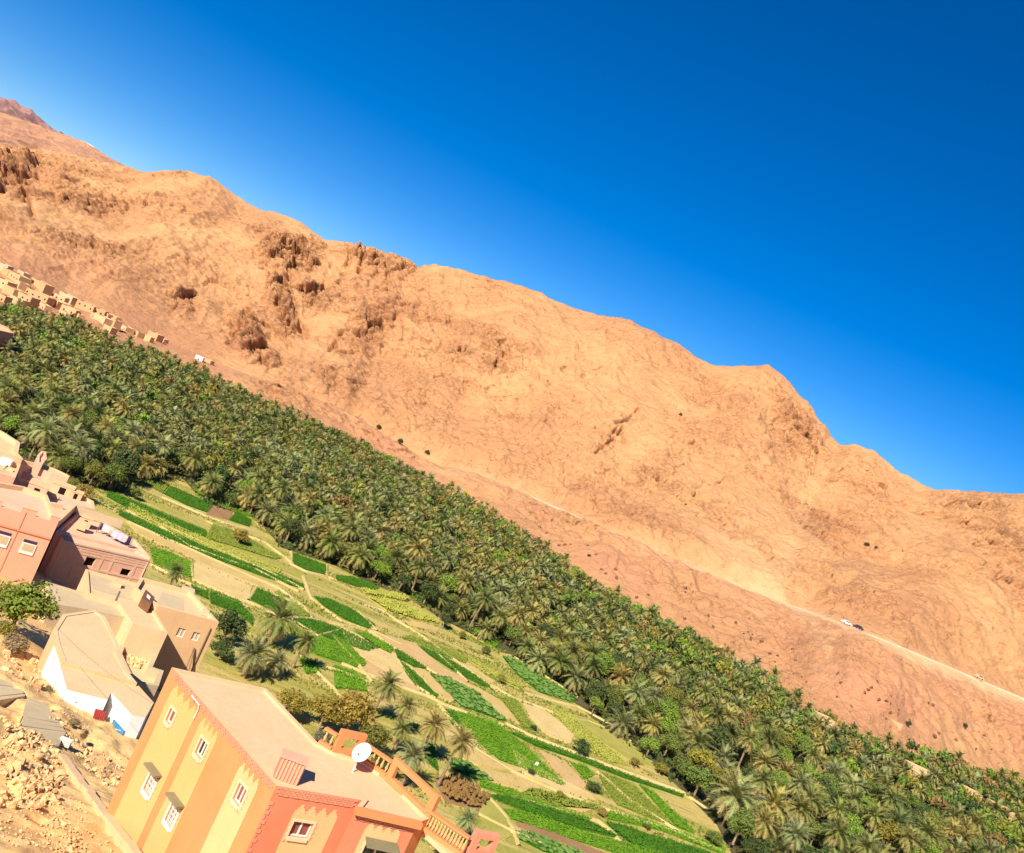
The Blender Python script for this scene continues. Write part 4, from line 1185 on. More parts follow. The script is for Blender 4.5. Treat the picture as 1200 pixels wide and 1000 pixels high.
# ---- village houses in the middle distance
def k3(x, y): return (120+x/6.667, 660+y/6.667)
def k8(x, y): return (50+x/8, 600+y/8)
def k0(x, y): return (x/8, 500+y/8)
bz = 14.3
beige, bp_ = house('beige_house', 'tall beige house with two small shuttered windows and a pole leaning on its wall', 'house',
    [k3(430, 330), k3(912, 462), k3(690, 212), k3(300, 110), k3(250, 190)], bz, 1.0, 'tanwall', 'mudlight', par=.45, parw=.35, coping='mudlight',
    holes={0: [(k3(612, 545), .75, .95, 'win'), (k3(727, 575), .72, .9, 'win')]}, pane='grey')
pl = bp_[0]
mb = MB(); u, z = pl.hit(k3(845, 505)); mb.tube([pl.pt(u, z, .12), pl.pt(u+.0, z-5.6, .12)], .07, 6); mb.build('drain_pipe', M['awning'], beige)
for (a, b) in (((715, 655), (640, 790)), ((722, 660), (655, 830))):
    u0, z0 = pl.hit(k3(*a)); u1, z1 = pl.hit(k3(*b)); g = MB(); g.tube([pl.pt(u0, z0, .15), pl.pt(u1, z1, 1.2)], .07, 6)
    tag(g.build('pole', M['log'], None), ('left' if a[0] < 720 else 'right')+' of two bare wooden poles leaning on the beige house wall', 'pole', 'poles leaning on the beige house')
tb = at_z(k3(545, 340), bz-.4)
mb = MB(); mb.box(at_z(k3(610, 225), bz-.4), (1.3, .5, 0), (-.3, .8, 0), (0, 0, .5)); mb.build('roof_block', M['mudpink'], beige)
mb = MB(); mb.box(at_z(k3(775, 405), bz-.4), (.6, .2, 0), (-.2, .5, 0), (0, 0, .55)); mb.build('chimney', M['mudpink'], beige)
mb = MB(); a_, b_ = at_z(k3(640, 280), bz-.44), at_z(k3(470, 225), bz-.44); c_, d_ = at_z(k3(420, 325), bz-.44), at_z(k3(640, 385), bz-.44)
mb.quad(a_, b_, c_, d_); mb.build('roof_patch', M['grey'], beige)
# middle terrace house in front (grey and cream)
mz = 13.6
house('grey_terrace_house', 'cream and grey terraced house between the brick house and the walled yard', 'house',
    [k8(405, 535), k8(895, 672), k3(432, 412), k3(512, 545), k3(240, 470), k3(130, 310), k8(420, 760)], mz, 2.0, 'mudlight', 'mudlight', par=.25, parw=.25, coping='mudlight')
pp = at_z(k8(640, 640), mz-.24)
mb = MB(); pts4 = [at_z(k8(*q), mz-.235) for q in ((430, 560), (640, 620), (870, 700), (840, 830), (730, 800), (470, 720))]
mb.v = [tuple(p) for p in pts4]; mb.f = [tuple(range(6))]
if (pts4[1]-pts4[0]).cross(pts4[2]-pts4[1]).z < 0: mb.f = [tuple(range(6))[::-1]]
gp4 = bpy.data.objects['grey_terrace_house']; mb.build('cement_floor', M['grey'], gp4)
mb = MB(); a_, b_ = at_z(k8(680, 838), mz-.22), at_z(k8(722, 745), mz-.22); mb.tube([a_, b_], .08, 5); mb.build('gutter', M['awning'], gp4)
mb = MB(); mb.box(at_z(k8(640, 690), mz-.22), (.9, .3, 0), (-.25, .6, 0), (0, 0, .5)); mb.build('chimney', M['mudlight'], gp4)
# stair opening built as a block painted dark for its shade, with light sky window between beige and terrace houses
op = empty('stair_tower', at_z(k3(350, 270), 13.5)); tag(op, 'stair head painted dark for its shade with pale openings at the beige house', 'stair head')
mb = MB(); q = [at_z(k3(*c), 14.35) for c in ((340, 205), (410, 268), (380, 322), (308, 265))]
mb.add(q+[p-Z*1.6 for p in q], [(0, 1, 2, 3), (4, 7, 6, 5), (0, 4, 5, 1), (1, 5, 6, 2), (2, 6, 7, 3), (3, 7, 4, 0)]); mb.build('painted_shade_block', M['shadebrown'], op)
mb = MB(); q = [at_z(k3(*c), 14.4) for c in ((352, 240), (378, 265), (368, 285), (345, 262))]
mb.add(q+[p-Z*.03 for p in q], [(0, 1, 2, 3), (4, 7, 6, 5), (0, 4, 5, 1), (1, 5, 6, 2), (2, 6, 7, 3), (3, 7, 4, 0)]); mb.build('pale_hatch', M['frame'], op)
# walled yard filled with rubble, right wall casts the shade
def wall_run(name, label, pxs, ztop, h, th, mat, cat='wall', closed=False, stones=True):
    P_ = [at_z(p, ztop) for p in pxs]
    root = empty(name, (P_[0].x, P_[0].y, ztop-h)); tag(root, label, cat)
    seg = list(zip(P_[:-1], P_[1:]))+([(P_[-1], P_[0])] if closed else [])
    mb = MB()
    for a, b in seg:
        d = (b-a).normalized(); nn = Vector((-d.y, d.x, 0))*th
        N_ = max(1, int((b-a).length/1.0))
        for j in range(N_):
            p, q_ = a.lerp(b, j/N_), a.lerp(b, (j+1)/N_)
            hz = random.uniform(-.05, .05)
            mb.box(p-nn/2-Z*h, q_-p, nn, Z*(h+hz))
    mb.build('wall', M[mat], root)
    return root
yz = 11.2
house('walled_yard', 'roofless grey block walled yard full of rubble stones', 'yard', [k3(205, 480), k3(510, 548), k3(392, 812), k3(480, 840), k3(440, 960), k3(300, 940), k3(190, 850), k3(120, 700)], yz, 4.0, 'grey', 'mudlight', par=.9, parw=.4, coping='grey')
# long grey cement wall in front
g0_ = [k8(30, 650), k8(420, 768), k8(800, 882), k8(780, 990), k8(430, 915), k8(90, 860)]
house('cement_outbuilding', 'long narrow grey cement roofed outbuilding behind the green tree', 'outbuilding', g0_, 13.2, 8.0, 'grey', 'grey', par=.12, parw=.2, coping='grey')

# brick house with two square openings
brk, pb = house('brick_house', 'pink brick house with pale concrete frame and two square black openings', 'house',
    [k8(130, 175), k8(870, 360), k8(1012, 425), k8(870, 258), k8(560, 90), k8(330, 5)], 12.3, -.5, 'brickinfill', 'mudpink', par=.3, parw=.3, coping='mudpink')
fp = Plane(at_z(k8(200, 268), 11.9), at_z(k8(1008, 452), 11.9), Vector((.1, -1, 0)))
def fz(x, y): return fp.hit(k8(x, y))
zt1 = fz(600, 350)[1]
uL, zL = fz(400, 530); uR, zR_ = fz(890, 665)
h1u, h1z = fz(440, 470); h2u, h2z = fz(770, 577)
front_ = empty('brick_block', fp.pt(0, -1)); tag(front_, 'brick front block of the pink house with square black window holes', 'house')
zT = 11.75
holes_ = [(h1u-.55, h1u+.55, h1z-.55, h1z+.55), (h2u-.55, h2u+.55, h2z-.55, h2z+.55)]
mb = MB(); wall_holes(mb, fp, 0, fp.L, -.5, zT, holes_, 0, .35); mb.build('wall', M['brickinfill'], front_)
mb = MB(); fp.box(mb, 0, fp.L, -.5, zT-.01, -3.6, -.4); mb.build('body', M['dark'], front_)
mb = MB(); fp.box(mb, 0, fp.L, zT, zT+.2, -3.6, .12); mb.build('roof_slab', M['mudpink'], front_)
side = MB(); 
for u in (0, fp.L): side.box(fp.pt(u-.06 if u else -.06, -.5, 0), fp.a*.12, -fp.n*3.6, Z*(zT+.5)); 
side.build('side_wall', M['mudpink'], front_)
BZ = [zT-.22, (zT+.6+h1z)/2, h1z+.8, h1z-.8, h1z-2.4]
for zz in BZ:
    mb = MB(); fp.box(mb, -.02, fp.L+.02, zz-.12, zz+.12, 0, .05); mb.build('beam', M['mudpink'], front_)
for k in range(6):
    u = .15+(fp.L-.3)*k/5
    if any(h[0]-.12 < u < h[1]+.12 for h in holes_): u += .8
    for z1, z0 in zip(BZ, BZ[1:]):
        z0 += .12; z1 -= .12
        mb = MB(); fp.box(mb, u-.13, u+.13, z0, z1, 0, .045); mb.build('column', M['mudpink'], front_)
# roof terrace wall and clothes line
wall_run('terrace_wall', 'pale grey parapet wall along the back of the brick house roof', [k0(715, 735), k0(1160, 885)], 13.3, 1.1, .2, 'grey')
cl0, cl1 = at_z(k8(545, 95), 13.4), at_z(k8(850, 245), 13.4)
cl = empty('clothes_line', (cl0+cl1)/2-Z*1.2); tag(cl, 'clothes line with washing on the brick house roof', 'clothes line')
mb = MB(); mb.tube([cl0-Z*1.4, cl0], .05, 5); mb.tube([cl1-Z*1.4, cl1], .05, 5); mb.build('post', M['log'], cl)
mb = MB(); mb.tube([cl0, (cl0+cl1)/2-Z*.08, cl1], .015, 4); mb.build('cord', M['cloth_dark'], cl)
def cloth(f0, f1, h, mat, label):
    a, b = cl0.lerp(cl1, f0), cl0.lerp(cl1, f1); d = (b-a); nn = Vector((-d.y, d.x, 0)).normalized(); K = 8
    V = []
    for j in range(K+1):
        for (zz, w_) in ((0, .0), (-h*.5, .06), (-h, .1)):
            V.append(a+d*j/K+nn*math.sin(j*1.9)*w_+Z*(zz-.02))
    mb = MB(); mb.add(V, [(j*3+i, j*3+i+1, j*3+i+4, j*3+i+3) for j in range(K) for i in range(2)])
    me_o = mb.build(label[1], M[mat], None); tag(me_o, label[0], 'laundry')
cloth(.02, .10, .9, 'cloth_purple', ('small purple cloth at the left end of the clothes line', 'cloth'))
cloth(.13, .30, .8, 'frame', ('cream white cloth on the clothes line', 'cloth'))
cloth(.40, .82, 1.0, 'cloth_pink', ('wide pale pink sheet hanging on the clothes line', 'bed_sheet'))
cloth(.86, .97, 1.0, 'cloth_dark', ('dark garment at the right end of the clothes line', 'garment'))
mb = MB(); mb.box(at_z(k8(300, 150), 12.3), (1.1, .35, 0), (-.3, .9, 0), (0, 0, .9)); tag(mb.build('roof_box', M['mudlight'], None), 'small pale masonry box with dark side on the brick house roof', 'masonry box')

# stepped terrace roofs behind (upper left cluster)
house('terrace_house', 'cream terraced house with sandy roof between the pink parapet house and the brick house', 'house',
    [k0(105, 560), k0(150, 440), k0(210, 310), k0(370, 350), k0(640, 470), k0(600, 560), k0(880, 700), k0(890, 780), k0(720, 735), k0(590, 860), k0(540, 900), k0(330, 800), k0(240, 700)], 13.3, 0, 'mudpink', 'mudpink', par=.4, parw=.35, coping='mudlight')
mb = MB()
wall_run('parapet_wall', 'short pink parapet wall on the terraced roof', [k0(218, 415), k0(395, 475)], 14.2, .9, .25, 'mudpink')
house('pink_roof_room', 'small pink roof room at the far side of the terraced roofs', 'roof room', [k0(362, 388), k0(480, 435), k0(640, 490), k0(655, 462), k0(530, 400), k0(385, 345)], 14.6, 9, 'mudpink', 'mudlight', par=.15, parw=.2, coping='mudlight')
tw = at_z(k0(385, 300), 14.6)
house('ruined_tower', 'crumbling rounded mud tower stump above the terraced roofs', 'tower', [k0(345, 330), k0(400, 350), k0(440, 300), k0(430, 235), k0(390, 228), k0(352, 265)], 15.4, 10, 'mudpink', 'mudlight', par=.3, parw=.3)
house('grey_roof_house', 'house with grey flat roof and white plastic things at the left edge', 'house', [k0(-120, 400), k0(145, 480), k0(215, 305), k0(-120, 190)], 15.6, 4, 'pink', 'grey', par=.5, parw=.3, coping='mudlight')
mb = MB(); mb.box(at_z(k0(-20, 345), 15.1), (1.3, .3, 0), (-.2, .9, 0), (0, 0, .8)); tag(mb.build('water_tank', M['metal'], None), 'white tank on the grey roof at the left edge', 'water tank')
mb = MB(); mb.tube([at_z(k0(20, 395), 15.1), at_z(k0(60, 360), 15.7), at_z(k0(95, 395), 15.1)], .09, 6); mb.box(at_z(k0(40, 400), 15.1), (.9, .3, 0), (-.2, .4, 0), (0, 0, .4)); tag(mb.build('bench', M['mudlight'], None), 'low cream bench beside the white tank', 'bench')
house('far_left_house', 'cream house with ragged roof edge at the left edge below the palms', 'house', [k0(-150, 190), k0(215, 300), k0(170, 250), k0(190, 150), k0(50, 60), k0(-100, -20)], 16.4, 4, 'mudlight', 'mudlight', par=.5, parw=.5)
def roof_block(px, z, w, d, h, mat, label, name='roof_block', hole=True):
    p = at_z(px, z); a = Vector((.93, .36, 0)); b = Vector((-.36, .93, 0))
    root = empty(name, p); tag(root, label, 'roof block')
    mb = MB(); mb.box(p-Z*.02, a*w, b*d, Z*h); mb.build('body', M[mat], root)
    mb = MB(); mb.box(p-a*.06-b*.06+Z*(h-.019), a*(w+.12), b*(d+.12), Z*.1); mb.build('slab', M['mudlight'], root)
    if hole:
        mb = MB(); mb.box(p+a*w*.35-b*.015, a*w*.3, b*.03, Z*min(h*.8, 1.6)); mb.build('opening', M['dark'], root)
tz = 12.9
roof_block(k0(225, 640), tz, 2.2, 2.4, 1.6, 'mudpink', 'small pink stair block with dark doorway on the terraced roofs')
roof_block(k0(470, 600), tz, 2.6, 1.6, 1.1, 'mudlight', 'low cream block in the middle of the terraced roofs')
roof_block(k0(640, 660), tz, 1.5, 1.2, .9, 'mud', 'little tan block by the far edge of the terraced roofs')
roof_block(k0(300, 470), tz, 1.6, 1.6, 1.3, 'pink', 'rose pink block beside the short pink parapet wall')
roof_block(k8(330, 130), 12.0, 1.3, 1.0, 1.2, 'mudlight', 'pale block with dark opening at the left of the brick house roof')
wall_run('parapet_wall', 'long low cream wall crossing the terraced roofs', [k0(250, 520), k0(560, 650)], 13.5, .65, .22, 'mudlight')
wall_run('parapet_wall', 'short cream wall in front of the terraced roofs', [k0(430, 700), k0(600, 740)], 13.4, .55, .2, 'mudlight')
# big pink house with stepped parapet
pz = 17.0
edge = [k0(-160, 650), k0(545, 905)]
pk, pkp = house('pink_house', 'pink house with stepped zigzag parapet and white window frames at the left edge', 'house',
    [k0(-200, 690), k0(545, 905), k0(445, 640)  , k0(220, 560), k0(-250, 480)], pz-.5, 5, 'pink', 'mudpink', par=.5, parw=.35, coping='mudlight')
pp0 = pkp[0]
for (x, y, w_, h_) in ((10, 1085, 1.05, .95), (262, 1135, 1.0, .9)):
    pass
P0 = Plane(at_z(k0(-200, 690), pz-.5), at_z(k0(545, 905), pz-.5), Vector((.2, -1, 0)))
for (cpx, w_, h_, lb) in (((3, 632), 1.0, 1.0, 0), ((33, 641.5), 1.1, .9, 0)):
    u, z = P0.hit(cpx)
    mb = MB(); P0.box(mb, u-w_/2-.14, u+w_/2+.14, z-h_/2-.3, z+h_/2-.05, .005, .1); f = mb.build('window', M['frame'], pk)
    mb = MB(); P0.box(mb, u-w_/2, u+w_/2, z-h_/2+.05, z+h_/2-.12, .101, .115); mb.build('pane', M['grey'], f)
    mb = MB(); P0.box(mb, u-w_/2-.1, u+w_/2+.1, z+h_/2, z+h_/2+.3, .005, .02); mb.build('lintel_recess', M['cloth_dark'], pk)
mb = MB(); u, z = P0.hit(k0(200, 905)); P0.box(mb, u-.05, u+.05, 5, z+1.2, 0, .05); mb.build('downpipe', M['rose'], pk)
mb = MB(); _, z = P0.hit(k0(270, 1110)); P0.box(mb, 0, P0.L, z+1.15, z+1.3, 0, .12); mb.build('string_course', M['rose'], pk)
# raised merlon blocks of the parapet (the edge steps up between dips)
u_list = [P0.hit(k0(x, y))[0] for x, y in ((-190, 690), (20, 730), (225, 785), (330, 830), (465, 880), (545, 905))]
for a, b in ((u_list[0], u_list[1]), (u_list[2]-.2, u_list[3]+.1), (u_list[4], u_list[5])):
    mb = MB(); P0.box(mb, a, b, pz-.5, pz+.05, -.3, 0); mb.build('merlon', M['pink'], pk)
    mb = MB(); P0.box(mb, a-.04, b+.04, pz+.05, pz+.13, -.34, .04); mb.build('merlon_cap', M['mudlight'], pk)
# red house among palms at the left edge
house('red_house', 'small rose red house at the left edge among the palms', 'house', [(-16, 384), (16, 391), (10, 384), (-14, 374)], 9.0, -1, 'rose', 'mudlight', par=.3, parw=.3,
      holes={0: [((8, 402), .7, .7, 'hole')]})

# ---- far village under the ridge
def v6(x, y): return (x/4.8, 300+y/4.8)
far = [  # px centre of front top edge, width m, depth m, height m, material, label
 (v6(15, 55), 5, 5, 3.6, 'grey', 'small grey box house at the left edge, topmost of the far village'),
 (v6(75, 105), 12, 6, 3.4, 'mudlight', 'long cream flat roofed house, upper row of the far village'),
 (v6(115, 95), 5, 4, 2.6, 'mud', 'dark roofed hut behind the long cream house in the far village'),
 (v6(215, 150), 11, 5, 3.2, 'mudlight', 'cream house below the bare slope, second of the upper row in the far village'),
 (v6(250, 168), 4, 4, 3.0, 'mud', 'little hut with dark openings at the right end of the second cream house'),
 (v6(5, 140), 7, 6, 5.0, 'mud', 'brown house in shade at the left edge of the far village'),
 (v6(50, 185), 8, 6, 6.0, 'mudlight', 'tall cream cube house in the far village above a dark gap'),
 (v6(130, 225), 8, 6, 6.5, 'mudlight', 'tall cream house nearest the palms in the far village'),
 (v6(205, 215), 12, 6, 5.0, 'mudlight', 'wide cream house mid row of the far village'),
 (v6(285, 250), 9, 6, 4.8, 'mud', 'tan house beside a black doorway gap in the far village'),
 (v6(330, 265), 8, 6, 4.0, 'mud', 'tan house stepping down behind the cube at the palms'),
 (v6(385, 300), 7, 5, 5.4, 'tanwall', 'orange tan cube house standing into the palms'),
 (v6(370, 225), 9, 5, 3.4, 'grey', 'grey block walled house with small dark windows in the far village'),
 (v6(480, 275), 9, 6, 4.0, 'mudlight', 'pale cream house right of the grey block house'),
 (v6(545, 305), 8, 6, 3.6, 'mudlight', 'second pale cream house right of the grey block house'),
 (v6(560, 345), 9, 5, 4.2, 'mud', 'low tan house just above the palms, right part of the far village'),
 (v6(635, 365), 4, 4, 6.5, 'mudlight', 'narrow tower like cream house with dark side'),
 (v6(690, 400), 6, 5, 2.6, 'mud', 'low ruined walls right of the narrow tower house'),
 (v6(860, 440), 6.5, 5, 5.2, 'mudlight', 'isolated cream house on the red slope'),
 (v6(905, 470), 4, 4, 2.6, 'mud', 'small tan shed attached right of the isolated cream house'),
 (v6(1120, 575), 4, 3, 4.2, 'white', 'white ruined wall block above the palms'),
 (v6(1165, 590), 5, 3, 2.6, 'mudlight', 'low pale wall remains right of the white block'),
 ((968, 846), 5, 4, 3.0, 'mud', 'pinkish mud wall among the palms on the right'),
 ((1046, 846), 7, 4, 2.6, 'mudpink', 'pale ruined house with dark window holes at the foot of the right slope'),
 ((1078, 905), 7, 3, 2.8, 'mud', 'long low tan mud wall between the palms on the right'),
 ((1140, 932), 5, 3, 2.6, 'mudlight', 'low cream wall between the palms, right of the long tan wall'),
 ((1176, 952), 6, 4, 3.0, 'mudpink', 'pink mud house with one black window near the right edge'),
]
hr = random.Random(9)
places = ['beside the topmost grey house', 'between the upper and middle rows', 'behind the tall cream cube', 'at the foot of the tall cube house', 'between the wide cream house and the palms', 'left of the orange tan cube', 'right of the orange tan cube', 'under the grey block house', 'behind the second pale cream house', 'at the palms below the narrow tower house', 'above the narrow tower house', 'between the ruined walls and the isolated house', 'left of the isolated cream house', 'above the low tan house', 'at the left edge under the brown house', 'beside the black doorway gap']
spots_ = [(30, 85), (100, 150), (35, 160), (95, 245), (230, 275), (345, 320), (430, 325), (340, 235), (590, 325), (610, 400), (640, 345), (760, 430), (820, 455), (520, 335), (10, 230), (265, 235)]
for (x_, y_), pl_n in zip(spots_, places):
    far.append((v6(x_+hr.uniform(-8, 8), y_+hr.uniform(-4, 4)), hr.uniform(3, 6.5), hr.uniform(3, 5), hr.uniform(2.0, 4.5), hr.choice(['mud', 'mudlight', 'mud', 'tanwall', 'mudpink']), 'small mud walled annex '+pl_n+' far off'))
for i, (px, w_, dp_, h_, mat, lab) in enumerate(far):
    if px[0] > 960 and px[0] != 1046: c = at_z(px, 4.3)
    else:
        c = hill_hit(px); c = at_y(px, c.y-min(24, max(9, h_*3.4)))
        if px[0] > 960: c = hill_exact(px)-Z*.4
    t_ = c.x/c.y
    ang = math.atan2(-.30+.45*random.uniform(-1, 1), 1) if px[0] < 300 else math.atan2(.1*random.uniform(-1, 1), 1)
    a = Vector((math.cos(ang), math.sin(ang), 0)); nn = Vector((-a.y, a.x, 0))
    f = c-a*w_/2
    quad = [tuple((f)[:2]), tuple((f+a*w_)[:2]), tuple((f+a*w_+nn*dp_)[:2]), tuple((f+nn*dp_)[:2])]
    zt_ = c.z+1.0
    mat = {'mudlight': 'mudfar', 'mudpink': 'mudfar'}.get(mat, mat)
    r_, pls_ = house('mud_house' if h_ > 3.1 else 'mud_hut', lab, 'house', None, zt_, zt_-h_-4, mat, 'mudfar', par=.35, parw=.3, world_pts=quad)
    pl = pls_[0]; k = max(1, int(w_/2.6)) if i % 3 else 0
    for j in range(k):
        u = pl.L*(j+.5)/k+random.uniform(-.3, .3); zz = zt_-1.5-random.uniform(0, .4)
        mb = MB(); pl.box(mb, u-.35, u+.35, zz-.45, zz+.35, .0, .02); mb.build('window', M['dark'], r_)
    if h_ > 4.5:
        mb = MB(); u = pl.L*.35; pl.box(mb, u-.5, u+.5, zt_-h_-.3, zt_-h_+1.7, .0, .02); mb.build('door', M['dark'], r_)
# cars on the track
def car(px, label, col):
    t, e = te(*px); yb_, yr_, zr_, _, _ = hill_lines(np.array([t])); Y = float(yr_[0]); o = Vector((t*Y, Y-1.5, float(zr_[0])+.95))
    root = empty('parked_car', o); tag(root, label, 'car')
    dirv = Vector((1, .22, 0)).normalized(); side_ = Vector((-dirv.y, dirv.x, 0))
    prof = [(-2.1, .35), (-2.15, .75), (-1.9, .95), (-1.2, 1.0), (-.75, 1.45), (.75, 1.48), (1.5, 1.0), (2.1, .85), (2.15, .4)]
    mb = MB(); V = [o+dirv*x+side_*s_*.85+Z*z for s_ in (-1, 1) for x, z in prof]; k = len(prof)
    mb.add(V, [tuple(range(k)), tuple(range(k, 2*k))[::-1]]+[(i, i+k, (i+1) % k+k, (i+1) % k) for i in range(k)]); mb.build('body', M[col], root)
    mb = MB(); mb.add([o+dirv*x-side_*.86+Z*z for x, z in ((-.95, 1.02), (1.2, 1.02), (.7, 1.38), (-.65, 1.38))], [(0, 1, 2, 3)]); mb.build('side_window', M['glass'], root)
    for x in (-1.35, 1.35):
        for s_ in (-1, 1):
            mb = MB(); mb.tube([o+dirv*x+side_*(s_*.7)+Z*.32, o+dirv*x+side_*(s_*.88)+Z*.32], .32, 12); mb.build('wheel', M['cloth_dark'], root)
car((990, 729), 'white car parked on the dirt track where the spoil fans begin', 'metal')
car((1004, 735), 'small dark car right behind the white car on the dirt track', 'cloth_dark')
car((1143, 797), 'small grey car on the dirt track near the right edge', 'grey')
# ------------------------------------------------------------ VEGETATION
def frond_np(L, p0, bend, K, lw, dry, rng, low=False):
    """one pinnate frond along +X: rachis strip and pairs of leaflets; returns V, F(tris), shade"""
    S = 7 if not low else 4
    s = np.linspace(0, 1, S*4+1); pit = p0-bend*s**1.3
    x = np.concatenate([[0], np.cumsum(np.cos((pit[1:]+pit[:-1])/2)*L/(S*4))]); z = np.concatenate([[0], np.cumsum(np.sin((pit[1:]+pit[:-1])/2)*L/(S*4))])
    side = rng.uniform(-.12, .12)
    V, F, A = [], [], []
    def at(q): 
        return np.array([np.interp(q, s, x), side*L*q*q, np.interp(q, s, z)])
    def tang(q):
        p = np.interp(q, s, pit); return np.array([math.cos(p), 2*side*q, math.sin(p)])
    for i in range(S+1):
        q = i/S; w = (.055*(1-q)+.012)*(1.5 if low else 1); c = at(q)
        V += [c+[0, w, 0], c-[0, w, 0]]; A += [dry*.8+.25]*2
    for i in range(S):
        a = 2*i; F += [(a, a+1, a+3), (a, a+3, a+2)]
    for k in range(K):
        q = .16+.84*(k+.5)/K
        ll = lw*math.sin(math.pi*min(1, .12+q*.88)**.75)**.55*(1 if q < .9 else .8)
        c = at(q); t = tang(q); t = t/np.linalg.norm(t); up_ = np.array([-t[2], 0, t[0]])
        for sg in (-1, 1):
            d = t*.62+np.array([0, sg*.80, 0])+up_*(.22-.5*dry)+rng.normal(0, .09, 3)
            tip = c+d*ll*rng.uniform(.85, 1.1)+np.array([0, 0, -.18*ll-.2*dry*ll])
            hw = t*(L*.84/K)*(.50 if not low else .62)
            b = len(V); V += [c-hw, c+hw, tip]; A += [dry, dry, min(1, dry+.22)]
            F.append((b, b+1, b+2) if sg > 0 else (b+1, b, b+2))
    return np.array(V), np.array(F), np.array(A)
def rotz(V, a):
    c, s = math.cos(a), math.sin(a)
    return np.stack([V[:, 0]*c-V[:, 1]*s, V[:, 0]*s+V[:, 1]*c, V[:, 2]], 1)
def frond_params(n, rng):
    out = []
    for i in range(n):
        f = (i+.5)/n
        p0 = R(86-132*f**1.0+rng.normal(0, 7)); bend = R(40+38*math.sin(math.pi*f)+rng.normal(0, 8))
        dry = 0.0 if f < .62 else min(.85, (f-.62)/.38*.8+rng.uniform(-.1, .1)); dry = max(0, dry)
        out.append((i*2.39996+rng.normal(0, .1), p0, bend, dry, rng.uniform(.88, 1.08)*(1-.18*abs(f-.4))))
    return out
def crown_np(n, K, rng, low=False):
    Vs, Fs, As, b = [], [], [], 0
    for yaw, p0, bend, dry, ln in frond_params(n, rng):
        V, F, A = frond_np(3.0*ln, p0, bend, K, .70 if not low else .8, dry, rng, low)
        V = rotz(V, yaw); Vs.append(V); Fs.append(F+b); As.append(A); b += len(V)
    return np.concatenate(Vs), np.concatenate(Fs), np.concatenate(As)
rg = np.random.default_rng(3)
CROWNS = []
for i in range(6):
    V, F, A = crown_np([60, 52, 64, 56, 60, 50][i], 17, rg)
    CROWNS.append(np_mesh('crown', V, F, M['frond'], dict(shade=A)))
# frond meshes for the palms whose fronds can be told apart: ten stages from the upright centre to the hanging dry skirt
NST = 10
FROND = []
for i in range(NST):
    f = (i+.5)/NST; row = []
    for k in range(2):
        p0 = R(86-132*f); bend = R(40+38*math.sin(math.pi*f)); dry = 0 if f < .62 else (f-.62)/.38*.8
        V, F, A = frond_np(3.0*(1-.18*abs(f-.4)), p0, bend, 22, .70, dry, rg)
        row.append(np_mesh('frond', V, F, M['frond'], dict(shade=A)))
    FROND.append(row)
def trunk_mesh(h, lean, r=.2):
    """tapered ringed trunk with old leaf bases under the crown"""
    mb = MB(); n = 12; pts, rad = [], []
    for i in range(n+1):
        q = i/n
        pts.append((lean*h*q*q, .08*math.sin(q*5)*h*.15, h*q)); rad.append(r*(1.35-.45*min(1, q*3))*(1.12 if i % 2 else .95)*(1+.55*max(0, (q-.8)/.2)))
    mb.tube(pts, rad, 8)
    rr = random.Random(int(h*100))
    for k in range(16):                      # stubs of cut fronds
        an = k*2.4; z = h*(.8+.2*k/16); x = lean*h*(z/h)**2
        p = Vector((x, 0, z)); d = Vector((math.cos(an), math.sin(an), .9))
        mb.tube([p, p+d*(.3+.1*rr.random())], [.06, .035], 4)
    return mb.mesh('trunk', M['bark'])
TRUNKS = [(h, ln, trunk_mesh(h, ln)) for h, ln in ((2.2, .05), (3.2, -.08), (4.2, .1), (5.2, .04), (6.2, -.12), (7.4, .08))]
def tint_of(kind, rng=random):
    base = {'palm': (.31, .32, .085), 'palm_yellow': (.47, .38, .11), 'palm_grey': (.36, .37, .15), 'palm_dark': (.18, .215, .06),
            'green': (.19, .25, .05), 'bright': (.27, .38, .05), 'dark': (.085, .13, .04), 'olive': (.30, .27, .055), 'orange': (.42, .30, .06), 'yellow': (.38, .31, .05), 'rust': (.36, .22, .08), 'grey': (.22, .22, .13), 'dry': (.42, .32, .16)}[kind]
    f = rng.uniform(.82, 1.2)
    return tuple(c*f*rng.uniform(.93, 1.07) for c in base)+(1,)
